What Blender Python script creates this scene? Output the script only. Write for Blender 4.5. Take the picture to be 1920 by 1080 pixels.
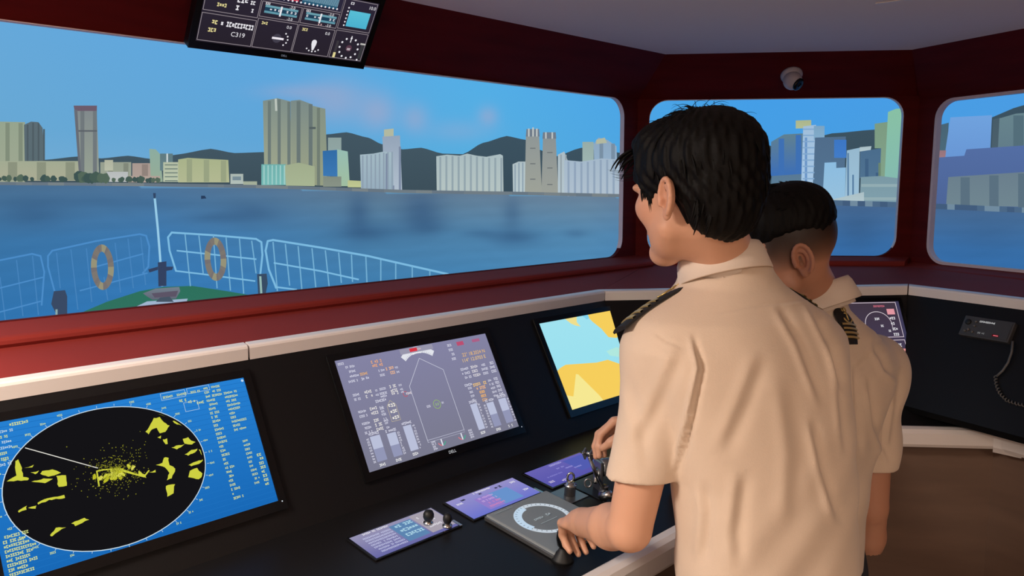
import bpy, bmesh, math, random
import numpy as np
from mathutils import Vector, Matrix
random.seed(7); np.random.seed(7)
for o in list(bpy.data.objects): bpy.data.objects.remove(o)
SC = bpy.context.scene
COL = SC.collection

# ------------------------------------------------------------------ camera
FPX = 1455.13
YAW, PITCH, ROLL = 0.7901, 0.1295, -0.0028
CAM = np.array([2.175, 0.0, 1.557])
FW = np.array([-math.sin(YAW)*math.cos(PITCH), math.cos(YAW)*math.cos(PITCH), -math.sin(PITCH)])
_rt = np.array([math.cos(YAW), math.sin(YAW), 0.0]); _up = np.cross(_rt, FW)
RT = math.cos(ROLL)*_rt + math.sin(ROLL)*_up
UP = -math.sin(ROLL)*_rt + math.cos(ROLL)*_up
cd = bpy.data.cameras.new('camera'); cd.sensor_width = 36; cd.lens = FPX/1920*36; cd.clip_start = 0.05
cam = bpy.data.objects.new('camera', cd); COL.objects.link(cam)
cam.matrix_world = Matrix(((RT[0], UP[0], -FW[0], CAM[0]), (RT[1], UP[1], -FW[1], CAM[1]), (RT[2], UP[2], -FW[2], CAM[2]), (0, 0, 0, 1)))
SC.camera = cam
def ray(px, py): return FW + RT*(px-960)/FPX + UP*(540-py)/FPX
def at(px, py, d): return CAM + d*ray(px, py)

# ------------------------------------------------------------------ world, light, exposure
w = bpy.data.worlds.new('world'); SC.world = w; w.use_nodes = True
w.node_tree.nodes['Background'].inputs[0].default_value = (1.0, 0.9, 0.8, 1)
w.node_tree.nodes['Background'].inputs[1].default_value = 0.05
SC.view_settings.view_transform = 'Standard'; SC.view_settings.look = 'None'
SC.view_settings.exposure = 0.0; SC.view_settings.gamma = 1.0; SC.view_settings.use_curve_mapping = False
def area(name, loc, target, size, energy, color):
    l = bpy.data.lights.new(name, 'AREA'); l.shape = 'RECTANGLE'; l.size, l.size_y = size; l.energy = energy; l.color = color
    o = bpy.data.objects.new(name, l); COL.objects.link(o); o.location = loc
    o.rotation_euler = (Vector(target)-Vector(loc)).to_track_quat('-Z', 'Y').to_euler(); return o
LAMPS = [((0.85, -0.7, 2.085), (0.6, 0.5), 72, (1.0, 0.86, 0.74)),
         ((3.3, -0.5, 2.085), (0.9, 0.6), 32, (1.0, 0.84, 0.70))]
for i, (lc, sz, en, co) in enumerate(LAMPS):
    area('ceiling_lamp_light', lc, (lc[0], lc[1], 0), sz, en, co)

# ------------------------------------------------------------------ helpers
def s2l(c):
    return tuple(((v/255)/12.92 if v/255 <= 0.04045 else ((v/255+0.055)/1.055)**2.4) for v in c[:3])
MATS = {}
def mat(name, rgb, rough=0.5, metal=0.0, grain=None, bump=None, coat=0.0, spec=0.5, sheen=0.0):
    m = bpy.data.materials.new(name); m.use_nodes = True; nt = m.node_tree; b = nt.nodes['Principled BSDF']
    c = s2l(rgb)
    b.inputs['Base Color'].default_value = (*c, 1); b.inputs['Roughness'].default_value = rough; b.inputs['Metallic'].default_value = metal
    b.inputs['Coat Weight'].default_value = coat; b.inputs['Specular IOR Level'].default_value = spec
    if sheen: b.inputs['Sheen Weight'].default_value = sheen
    tc = nt.nodes.new('ShaderNodeTexCoord')
    if grain:
        sc, amt, stretch = grain
        mp = nt.nodes.new('ShaderNodeMapping'); mp.inputs['Scale'].default_value = stretch
        nz = nt.nodes.new('ShaderNodeTexNoise'); nz.inputs['Scale'].default_value = sc; nz.inputs['Detail'].default_value = 5
        rp = nt.nodes.new('ShaderNodeValToRGB')
        rp.color_ramp.elements[0].color = (*[v*(1-amt) for v in c], 1); rp.color_ramp.elements[0].position = 0.3
        rp.color_ramp.elements[1].color = (*[min(1, v*(1+amt)) for v in c], 1); rp.color_ramp.elements[1].position = 0.7
        nt.links.new(tc.outputs['Object'], mp.inputs[0]); nt.links.new(mp.outputs[0], nz.inputs['Vector'])
        nt.links.new(nz.outputs['Fac'], rp.inputs[0]); nt.links.new(rp.outputs[0], b.inputs['Base Color'])
    if bump:
        sc, st = bump
        nz = nt.nodes.new('ShaderNodeTexNoise'); nz.inputs['Scale'].default_value = sc; nz.inputs['Detail'].default_value = 3
        bp = nt.nodes.new('ShaderNodeBump'); bp.inputs['Strength'].default_value = st; bp.inputs['Distance'].default_value = 0.002
        nt.links.new(tc.outputs['Object'], nz.inputs['Vector']); nt.links.new(nz.outputs['Fac'], bp.inputs['Height']); nt.links.new(bp.outputs[0], b.inputs['Normal'])
    MATS[name] = m; return m
def emat(name, strength=1.0, rgb=None):
    m = bpy.data.materials.new(name); m.use_nodes = True; nt = m.node_tree; nt.nodes.clear()
    e = nt.nodes.new('ShaderNodeEmission'); e.inputs[1].default_value = strength
    o = nt.nodes.new('ShaderNodeOutputMaterial'); nt.links.new(e.outputs[0], o.inputs[0])
    if rgb: e.inputs[0].default_value = (*s2l(rgb), 1)
    else:
        a = nt.nodes.new('ShaderNodeVertexColor'); a.layer_name = 'Col'; nt.links.new(a.outputs[0], e.inputs[0])
    MATS[name] = m; return m
def colmat(name, rough=0.5, sss=0.0, bump=None, spec=0.4):
    m = mat(name, (200, 200, 200), rough, bump=bump, spec=spec); nt = m.node_tree; b = nt.nodes['Principled BSDF']
    a = nt.nodes.new('ShaderNodeVertexColor'); a.layer_name = 'Col'; nt.links.new(a.outputs[0], b.inputs['Base Color'])
    if sss:
        b.inputs['Subsurface Weight'].default_value = sss; b.inputs['Subsurface Radius'].default_value = (0.012, 0.005, 0.003); b.inputs['Subsurface Scale'].default_value = 0.6
    return m
mat('mahogany_shaded', (88, 19, 18), 0.65, grain=(3.0, 0.16, (1, 1, 9)), spec=0.1)  # walls and header: the red wood with their shade put into the colour
mat('mahogany_lit', (134, 48, 42), 0.7, grain=(2.5, 0.08, (1, 1, 5)), spec=0.06)  # sill and shelf: the same red wood, lightened for the light from above
mat('ceiling_paint', (242, 226, 216), 0.8, bump=(60, 0.05))
mat('white_trim', (238, 228, 222), 0.4, bump=(90, 0.04))
mat('black_panel', (20, 19, 20), 0.42, bump=(220, 0.05), spec=0.25)
mat('black_gloss', (12, 12, 14), 0.22, spec=0.35)
mat('black_rubber', (14, 14, 15), 0.55)
mat('brown_front', (120, 96, 82), 0.6, grain=(2.5, 0.12, (1, 1, 6)))
mat('floor_vinyl', (176, 160, 146), 0.5, grain=(14, 0.1, (1, 1, 1)))
mat('grey_wall', (214, 200, 188), 0.7, bump=(50, 0.05))
mat('pale_frame', (232, 208, 208), 0.35)
mat('chrome', (200, 200, 198), 0.22, metal=1.0)
mat('steel', (150, 152, 154), 0.35, metal=0.9)
mat('helm_grey', (128, 136, 140), 0.4, bump=(150, 0.05))
mat('cream_plastic', (196, 186, 184), 0.45)
mat('radio_grey', (64, 64, 66), 0.5)
mat('cord_grey', (96, 94, 92), 0.55)
mat('shirt_cloth', (214, 193, 173), 0.85, bump=(420, 0.18), sheen=0.15, spec=0.2)
mat('collar_cloth', (222, 206, 192), 0.85, bump=(420, 0.15), spec=0.2)
mat('trouser_cloth', (28, 30, 40), 0.85, bump=(300, 0.2))
mat('shoe_leather', (16, 15, 15), 0.35)
mat('hair_black', (6, 5, 5), 0.6, spec=0.15, bump=(160, 0.3))
mat('epaulette_black', (20, 17, 18), 0.7, bump=(400, 0.2))
mat('gold_braid', (206, 178, 112), 0.4, metal=0.6, bump=(500, 0.3))
mat('screen_cloth', (60, 60, 62), 0.9)
colmat('skin', 0.5, sss=0.07)
emat('picture', 1.0)
emat('lit', 1.0)
emat('lamp_glow', 4.0, (255, 236, 214))
emat('red_led', 3.0, (255, 70, 80))

def tag(o, label=None, cat=None, group=None, kind=None):
    if label: o['label'] = label
    if cat: o['category'] = cat
    if group: o['group'] = group
    if kind: o['kind'] = kind
    return o
def empty(name, loc, label, cat, group=None, rz=0):
    o = bpy.data.objects.new(name, None); COL.objects.link(o); o.location = loc; o.rotation_euler[2] = rz; o.empty_display_size = 0.05
    return tag(o, label, cat, group)
def mesh(name, V, Fc, m, parent=None, smooth=False, cols=None, label=None):
    me = bpy.data.meshes.new(name)
    me.from_pydata([tuple(map(float, v)) for v in V], [], [tuple(map(int, f)) for f in Fc]); me.materials.append(MATS[m] if isinstance(m, str) else m)
    if smooth: me.polygons.foreach_set('use_smooth', [True]*len(me.polygons))
    if cols is not None:
        a = me.color_attributes.new('Col', 'FLOAT_COLOR', 'POINT'); c = np.ones((len(V), 4), np.float32); c[:, :3] = np.asarray(cols)[:, :3]; a.data.foreach_set('color', c.ravel())
    me.update()
    o = bpy.data.objects.new(name, me); COL.objects.link(o)
    if parent is not None:
        o.parent = parent; o.matrix_parent_inverse = world_of(parent).inverted()
    if label: o['label'] = label
    return o
def world_of(o):
    M = Matrix.LocRotScale(o.location, o.rotation_euler, o.scale)
    if o.parent is not None: return world_of(o.parent) @ o.matrix_parent_inverse @ M
    return M
def bm_to(name, bm, m, parent=None, smooth=False, label=None):
    bmesh.ops.recalc_face_normals(bm, faces=bm.faces[:])
    bm.verts.index_update()
    V = [v.co[:] for v in bm.verts]; Fc = [[v.index for v in f.verts] for f in bm.faces]; bm.free()
    return mesh(name, V, Fc, m, parent, smooth, label=label)
def frame_box(name, o, ex, ey, ez, lo, hi, m, parent=None, bev=0.0, seg=2, smooth=False, label=None):
    """box in the frame (o; ex, ey, ez) from lo to hi"""
    bm = bmesh.new(); vs = []
    for i in (0, 1):
        for j in (0, 1):
            for k in (0, 1):
                a, b, c = (lo, hi)[i][0], (lo, hi)[j][1], (lo, hi)[k][2]
                vs.append(bm.verts.new(tuple(np.asarray(o)+a*np.asarray(ex)+b*np.asarray(ey)+c*np.asarray(ez))))
    for f in ((0, 1, 3, 2), (4, 6, 7, 5), (0, 4, 5, 1), (2, 3, 7, 6), (0, 2, 6, 4), (1, 5, 7, 3)): bm.faces.new([vs[i] for i in f])
    if bev: bmesh.ops.bevel(bm, geom=bm.edges[:], offset=bev, segments=seg, affect='EDGES', profile=0.5)
    return bm_to(name, bm, m, parent, smooth, label)
E3 = (np.array([1., 0, 0]), np.array([0, 1., 0]), np.array([0, 0, 1.]))
def box(name, lo, hi, m, parent=None, bev=0.0, **k): return frame_box(name, (0, 0, 0), *E3, lo, hi, m, parent, bev, **k)
def nrm(v): v = np.asarray(v, float); return v/np.linalg.norm(v)
def basis(d):
    d = nrm(d); a = np.array([0, 0, 1.]) if abs(d[2]) < 0.9 else np.array([1., 0, 0])
    x = nrm(np.cross(a, d)); return x, np.cross(d, x), d
def tube_vf(pts, rad, n=10, closed=False):
    pts = [np.asarray(p, float) for p in pts]; N = len(pts); rad = [rad]*N if np.isscalar(rad) else rad
    V, Fc = [], []; x = None
    for i in range(N):
        t = pts[(i+1) % N]-pts[i-1] if closed else pts[min(i+1, N-1)]-pts[max(i-1, 0)]
        t = nrm(t)
        if x is None: x = basis(t)[0]
        else: x = nrm(x-t*np.dot(x, t))
        y = np.cross(t, x)
        for k in range(n):
            a = 2*math.pi*k/n; V.append(pts[i]+rad[i]*(math.cos(a)*x+math.sin(a)*y))
    for i in range(N if closed else N-1):
        j = (i+1) % N
        for k in range(n): Fc.append((i*n+k, i*n+(k+1) % n, j*n+(k+1) % n, j*n+k))
    if not closed: Fc.append(tuple(range(n))[::-1]); Fc.append(tuple(range((N-1)*n, N*n)))
    return V, Fc
def tube(name, pts, rad, m, parent=None, n=10, closed=False, label=None):
    V, Fc = tube_vf(pts, rad, n, closed); return mesh(name, V, Fc, m, parent, True, label=label)
def lathe(name, o, axis, prof, m, parent=None, n=24, label=None):
    """prof: list of (radius, height) along axis"""
    x, y, d = basis(axis); V, Fc = [], []; o = np.asarray(o, float)
    for r, h in prof:
        for k in range(n):
            a = 2*math.pi*k/n; V.append(o+d*h+r*(math.cos(a)*x+math.sin(a)*y))
    for i in range(len(prof)-1):
        for k in range(n): Fc.append((i*n+k, i*n+(k+1) % n, (i+1)*n+(k+1) % n, (i+1)*n+k))
    Fc.append(tuple(range(n))[::-1]); Fc.append(tuple(range((len(prof)-1)*n, len(prof)*n)))
    ob = mesh(name, V, Fc, m, parent, True, label=label)
    return ob
def join_vf(items):
    V, Fc = [], []
    for v, f in items:
        b = len(V); V += list(v); Fc += [tuple(i+b for i in q) for q in f]
    return V, Fc
def prism(name, poly, o, ex, ey, ez, h0, h1, m, parent=None, smooth=False, label=None):
    o, ex, ey, ez = map(np.asarray, (o, ex, ey, ez)); n = len(poly)
    V = [o+a*ex+b*ey+h0*ez for a, b in poly]+[o+a*ex+b*ey+h1*ez for a, b in poly]
    Fc = [tuple(range(n))[::-1], tuple(range(n, 2*n))]+[(i, (i+1) % n, n+(i+1) % n, n+i) for i in range(n)]
    bm = bmesh.new(); vs = [bm.verts.new(tuple(v)) for v in V]
    for f in Fc: bm.faces.new([vs[i] for i in f])
    return bm_to(name, bm, m, parent, smooth, label)
def rrect(x0, x1, y0, y1, r, n=8):
    P = []
    for cx, cy, a0 in ((x1-r, y1-r, 0), (x0+r, y1-r, 90), (x0+r, y0+r, 180), (x1-r, y0+r, 270)):
        for i in range(n+1):
            a = math.radians(a0+90*i/n); P.append((cx+r*math.cos(a), cy+r*math.sin(a)))
    return P
def holed_plate(name, outer, hole, o, ex, ey, ez, thick, m, kind='structure'):
    """plate with a hole; front face on the plane, thickness along ez"""
    o, ex, ey, ez = map(np.asarray, (o, ex, ey, ez)); bm = bmesh.new(); loops = []
    for P in (outer, hole):
        for h in (0, thick):
            vs = [bm.verts.new(tuple(o+a*ex+b*ey+h*ez)) for a, b in P]
            loops.append((vs, [bm.edges.new((vs[i], vs[(i+1) % len(vs)])) for i in range(len(vs))]))
    for h in (0, 1): bmesh.ops.triangle_fill(bm, use_beauty=True, edges=loops[h][1]+loops[2+h][1])
    for a in (0, 2):
        A, B = loops[a][0], loops[a+1][0]; n = len(A)
        for i in range(n): bm.faces.new((A[i], A[(i+1) % n], B[(i+1) % n], B[i]))
    ob = bm_to(name, bm, m); ob['kind'] = kind; return ob

# ------------------------------------------------------------------ plan of the bridge
ZT, ZB, ZC = 1.949, 1.239, 2.117           # window top, window bottom, ceiling
YC = 2.971; ANG = 0.875                    # corner of front and corner wall, direction of the corner wall
C1 = np.array([0, YC, 0.]); DM = np.array([math.sin(ANG), math.cos(ANG), 0]); NM = np.array([DM[1], -DM[0], 0])
LM_ = 1.235; C2 = C1+DM*LM_
A2 = ANG+math.radians(62); D2 = np.array([math.sin(A2), math.cos(A2), 0]); N2 = np.array([D2[1], -D2[0], 0])
DC = 0.214                                  # the header leans this far into the room
XR, YF = 4.6, -2.4                          # back and left limits of the room
Z3 = np.array([0, 0, 1.])
RL = (XR-C2[0])/D2[0]                       # length of the right wall
WT = 0.018
# walls with rounded window openings (height below the windows included)
holed_plate('wall_front', [(YF, 0), (YC, 0), (YC, ZT+0.06), (YF, ZT+0.06)], rrect(-0.75, 2.868, ZB, ZT, 0.085), (0, 0, 0), (0, 1, 0), Z3, (-1, 0, 0), WT, 'mahogany_shaded')
holed_plate('wall_corner', [(0, 0), (LM_, 0), (LM_, ZT+0.06), (0, ZT+0.06)], rrect(0.052, 1.172, ZB, ZT, 0.085), C1, DM, Z3, -NM, WT, 'mahogany_shaded')
holed_plate('wall_right', [(0, 0), (RL, 0), (RL, ZT+0.06), (0, ZT+0.06)], rrect(0.085, 1.3, 1.216, 1.927, 0.085), C2, D2, Z3, -N2, WT, 'mahogany_shaded')
def liner(name, P, o, ex, ey, ez, depth, th, m, keep=None):
    """thin strip lining the window opening"""
    o, ex, ey, ez = map(np.asarray, (o, ex, ey, ez)); n = len(P); cx = sum(p[0] for p in P)/n; cy = sum(p[1] for p in P)/n
    V, Fc = [], []
    for i in range(n):
        a, b = P[i]; p0, p1 = P[i-1], P[(i+1) % n]
        t = nrm((p1[0]-p0[0], p1[1]-p0[1])); nn = (-t[1], t[0])     # inward for a ccw outline
        for q in ((a, b), (a+nn[0]*th, b+nn[1]*th)):
            for h in (-0.002, depth): V.append(o+q[0]*ex+q[1]*ey+h*ez)
    for i in range(n):
        j = (i+1) % n
        if keep and not (keep(P[i]) and keep(P[j])): continue
        A, B = 4*i, 4*j
        Fc += [(A, B, B+2, A+2), (A+1, A+3, B+3, B+1), (A+2, B+2, B+3, A+3), (A, A+1, B+1, B)]
    ob = mesh(name, V, Fc, m); ob['kind'] = 'structure'; return ob
liner('window_1', rrect(-0.75, 2.868, ZB, ZT, 0.085), (0, 0, 0), (0, 1, 0), Z3, (-1, 0, 0), 0.02, 0.002, 'pale_frame', keep=lambda p: p[1] > ZB+0.03)
liner('window_2', rrect(0.052, 1.172, ZB, ZT, 0.085), C1, DM, Z3, -NM, 0.02, 0.002, 'pale_frame', keep=lambda p: p[1] > ZB+0.03)
liner('window_3', rrect(0.085, 1.3, 1.216, 1.927, 0.085), C2, D2, Z3, -N2, 0.026, 0.012, 'pale_frame')
# mitred sweeps along the three walls
def isect(P, d, Q, e):
    M = np.array([[d[0], -e[0]], [d[1], -e[1]]]); t = np.linalg.solve(M, np.array(Q[:2])-np.array(P[:2])); return np.array(P[:2])+t[0]*np.array(d[:2])
def wall_poly(off):
    """plan polyline parallel to the three walls, off into the room"""
    P = [np.array([off, YF])]
    P.append(isect((off, 0), (0, 1), C1+NM*off, DM)); P.append(isect(C1+NM*off, DM, C2+N2*off, D2))
    e = C2+N2*off; P.append(e[:2]+D2[:2]*(XR-e[0])/D2[0]); return P
def sweep(name, rails, m, segs=None, smooth=False, kind=None, label=None, parent=None, close=False):
    """rails: list of (plan polyline, z); a strip between neighbouring rails"""
    V, Fc = [], []; n = len(rails[0][0])
    for P, z in rails:
        for p in P: V.append((p[0], p[1], z))
    R = len(rails)
    for a in range(R if close else R-1):
        b = (a+1) % R
        for i in (range(n-1) if segs is None else segs): Fc.append((a*n+i, a*n+i+1, b*n+i+1, b*n+i))
    if close:
        sg = list(range(n-1)) if segs is None else list(segs)
        Fc.append(tuple(a*n+sg[0] for a in range(R))); Fc.append(tuple(a*n+sg[-1]+1 for a in range(R))[::-1])
    o = mesh(name, V, Fc, m, parent, smooth, label=label)
    bm = bmesh.new(); bm.from_mesh(o.data); bmesh.ops.delete(bm, geom=[v for v in bm.verts if not v.link_faces], context='VERTS')
    bmesh.ops.recalc_face_normals(bm, faces=bm.faces[:]); bm.to_mesh(o.data); bm.free()
    if kind: o['kind'] = kind
    return o
# header leaning into the room above the windows, one board per wall
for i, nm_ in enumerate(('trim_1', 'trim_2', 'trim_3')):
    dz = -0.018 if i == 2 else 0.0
    sweep(nm_, [(wall_poly(0.0), ZT+0.003+dz), (wall_poly(DC), ZC+0.002), (wall_poly(DC-0.03), ZC+0.02), (wall_poly(-0.03), ZT+0.03)], 'mahogany_shaded', segs=[i], kind='structure', close=True)
# sill with rounded nose and red shelf running to the console
NOSE = [(0.0, ZB-0.002), (0.135, 1.226), (0.146, 1.223), (0.152, 1.216), (0.153, 1.208), (0.147, 1.199), (0.0, 1.195)]
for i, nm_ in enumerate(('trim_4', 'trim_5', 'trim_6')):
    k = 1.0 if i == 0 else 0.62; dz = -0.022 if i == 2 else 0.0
    sweep(nm_, [(wall_poly(o_*k), z_+dz) for o_, z_ in NOSE], 'mahogany_lit', segs=[i], kind='structure', close=True)
# plan lines of the console (strip behind the screens, foot of the sloped panel, front edge)
def line_poly(lines):
    """lines: [(point, dir)...] -> polyline with ends at the room limits"""
    (p0, d0), (pn, dn) = lines[0], lines[-1]
    P = [np.array(p0[:2])+np.array(d0[:2])*(YF+0.5-p0[1])/d0[1]]
    for (a, b), (c, d) in zip(lines[:-1], lines[1:]): P.append(isect(a, b, c, d))
    P.append(np.array(pn[:2])+np.array(dn[:2])*(3.6-pn[0])/dn[0]); return P
SA, SB, SD = np.array([0.42, 2.2]), np.array([1.156, 3.131]), np.array([1.559, 3.009])
dS1 = nrm(SB-SA); dS2 = nrm(SD-SB); nS1 = np.array([dS1[1], -dS1[0]]); nS2 = np.array([dS2[1], -dS2[0]])
def strip_poly(off):
    return line_poly([((0.42+off, 0), (0, 1)), (SA+nS1*off, dS1), (SB+nS2*off, dS2)])
TILT = 1.064
FA = np.array([1.281, 2.766]); FB = np.array([1.514, 2.963]); dF = nrm(FB-FA); nF = np.array([dF[1], -dF[0]]); dF2 = dS2; nF2 = np.array([dF2[1], -dF2[0]])
def front_poly(off): return line_poly([((1.2+off, 0), (0, 1)), (FA+nF*off, dF), (FB+nF2*off, dF2)])
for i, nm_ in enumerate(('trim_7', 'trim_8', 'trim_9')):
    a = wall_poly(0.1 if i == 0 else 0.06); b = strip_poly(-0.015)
    sweep(nm_, [(a, 1.204), (b, 1.178), (b, 1.160), (a, 1.186)], 'mahogany_lit', segs=[i], kind='structure', close=True)
# floor, ceiling, back walls
FLOOR = [(0, YF), (0, YC), tuple(C2[:2]), tuple((C2+D2*RL)[:2]), (XR, YF)]
prism('floor', FLOOR, (0, 0, 0), *E3, -0.05, 0, 'floor_vinyl')['kind'] = 'structure'
prism('ceiling', FLOOR, (0, 0, 0), *E3, ZC, ZC+0.05, 'ceiling_paint')['kind'] = 'structure'
box('wall_back', (XR, YF, 0), (XR+0.05, (C2+D2*RL)[1], ZC), 'grey_wall')['kind'] = 'structure'
box('wall_left', (0, YF-0.05, 0), (XR, YF, ZC), 'grey_wall')['kind'] = 'structure'
# ceiling joint strip seen at the top of the picture
def on_plane(px, py, n, d):
    R = ray(px, py); n = np.asarray(n, float); return CAM+R*((d-CAM@n)/(R@n))
a_ = on_plane(1655, 4, Z3, ZC); b_ = on_plane(1715, -4, Z3, ZC); dd = nrm(b_-a_); a_ = a_-dd*0.02
frame_box('trim_10', a_, dd, np.cross(Z3, dd), Z3, (0, -0.006, -0.004), (1.0, 0.006, 0.0), 'white_trim', bev=0.001)['kind'] = 'structure'
# ceiling lamps behind and beside the camera
for i, (lc, sz, en, co) in enumerate(LAMPS):
    t = empty('ceiling_light', (lc[0], lc[1], ZC), ('square recessed ceiling light over the radar end of the console', 'square recessed ceiling light at the rear of the bridge')[i], 'ceiling light', 'ceiling lights')
    hx, hy = sz[0]/2, sz[1]/2
    bx_, by_ = lc[0], lc[1]
    for q, (x0, x1, y0, y1) in enumerate(((-hx-.03, hx+.03, -hy-.03, -hy), (-hx-.03, hx+.03, hy, hy+.03), (-hx-.03, -hx, -hy, hy), (hx, hx+.03, -hy, hy))):
        box('frame', (bx_+x0, by_+y0, ZC-0.02), (bx_+x1, by_+y1, ZC), 'white_trim', t)
    box('diffuser', (bx_-hx, by_-hy, ZC-0.012), (bx_+hx, by_+hy, ZC-0.004), 'lamp_glow', t)

# ------------------------------------------------------------------ bridge console: three units
ZS, ZSB = 1.184, 1.150
ux = math.cos(TILT); uz = math.sin(TILT)
PH = 0.42                                             # length of the sloped panel
KX = 0.012
bend = strip_poly(KX+PH*ux)
zbend = ZSB-PH*uz
ZF = zbend-0.053                                       # deck falls a little to the front
units = [('bridge_console', 'long black front console with three large displays below the widest window', 0),
         ('bridge_console', 'black corner console with a display beyond the officers, below the middle window', 1),
         ('bridge_console', 'black side console with a radio handset cord, below the right window', 2)]
CONS = []
for nm_, lab, sg in units:
    c_ = strip_poly(0.0)[sg]
    c_ = {0: (0.9, 0.8, 0), 1: (1.0, 2.75, 0), 2: (2.0, 3.0, 0)}[sg]
    t = empty(nm_, c_, lab, 'console', 'bridge consoles'); CONS.append(t)
    pa, pb, pf = strip_poly(KX), bend, front_poly(-0.012)
    sweep('sloped_panel', [(pa, ZSB+0.002), (pb, zbend), (pb, zbend-0.02), (strip_poly(-0.01), ZSB-0.02)], 'black_panel', segs=[sg], parent=t, close=True)
    sweep('deck', [(pb, zbend), (pf, ZF), (pf, ZF-0.02), (pb, zbend-0.02)], 'black_panel', segs=[sg], parent=t, close=True)
    q0, q1 = front_poly(-0.10), front_poly(-0.14)
    sweep('front_panel', [(q0, ZF-0.02), (q1, 0.0), (front_poly(-0.16), 0.0), (front_poly(-0.12), ZF-0.02)], 'brown_front', segs=[sg], parent=t, close=True, label='brown front panel')
    # white rounded front edge
    prof = [(-0.03, ZF+0.004), (-0.008, ZF+0.006), (0.006, ZF+0.001), (0.014, ZF-0.012), (0.014, ZF-0.05), (0.006, ZF-0.062), (-0.06, ZF-0.066), (-0.10, ZF-0.03)]
    sweep('edge_trim', [(front_poly(o_), z_) for o_, z_ in prof], 'white_trim', segs=[sg], parent=t, close=True, label='white front edge', smooth=False)
# white strip along the top of the screens, cut in lengths
def strip_len(parent, sg, y0, y1):
    """length of the white strip between fractions of the segment"""
    prof = [(-0.027, ZS-0.004), (-0.024, ZS), (0.010, ZS), (0.016, ZS-0.003), (0.018, ZS-0.008), (0.016, ZSB-0.002), (-0.027, ZSB-0.002)]
    R = []
    for o_, z_ in prof:
        P = strip_poly(o_); a, b = P[sg], P[sg+1]
        R.append(([a+(b-a)*y0, a+(b-a)*y1], z_))
    sweep('top_strip', R, 'white_trim', parent=parent, close=True, label='white strip along the top')
L0 = strip_poly(0.0); len0 = L0[1][1]-L0[0][1]
f1 = (on_plane(497, 655, Z3, ZS)[1]-L0[0][1])/len0
g = 0.0012/len0
strip_len(CONS[0], 0, 0, f1-g*2); strip_len(CONS[0], 0, f1+g*2, 1-g); strip_len(CONS[1], 1, 0.002, 0.998); strip_len(CONS[2], 2, 0.001, 1)
# corner cover of the white front edge
fc = front_poly(0.0)[2]
dK = nrm((1, -0.05))
prof = [(-0.034, ZF+0.008), (-0.008, ZF+0.010), (0.009, ZF+0.004), (0.019, ZF-0.012), (0.020, ZF-0.052), (0.01, ZF-0.072), (-0.06, ZF-0.074)]
V = []; Fc = []
for o_, z_ in prof:
    a = front_poly(o_)[2]
    V += [(a[0], a[1], z_), (a[0]+dK[0]*0.085, a[1]+dK[1]*0.085, z_)]
for i in range(len(prof)-1): Fc.append((2*i, 2*i+1, 2*i+3, 2*i+2))
Fc += [tuple(range(0, 2*len(prof), 2))[::-1], tuple(range(1, 2*len(prof), 2)), (0, 2*len(prof)-2, 2*len(prof)-1, 1)]
mesh('corner_cover', V, Fc, 'white_trim', CONS[2], label='white corner cover')

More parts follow.
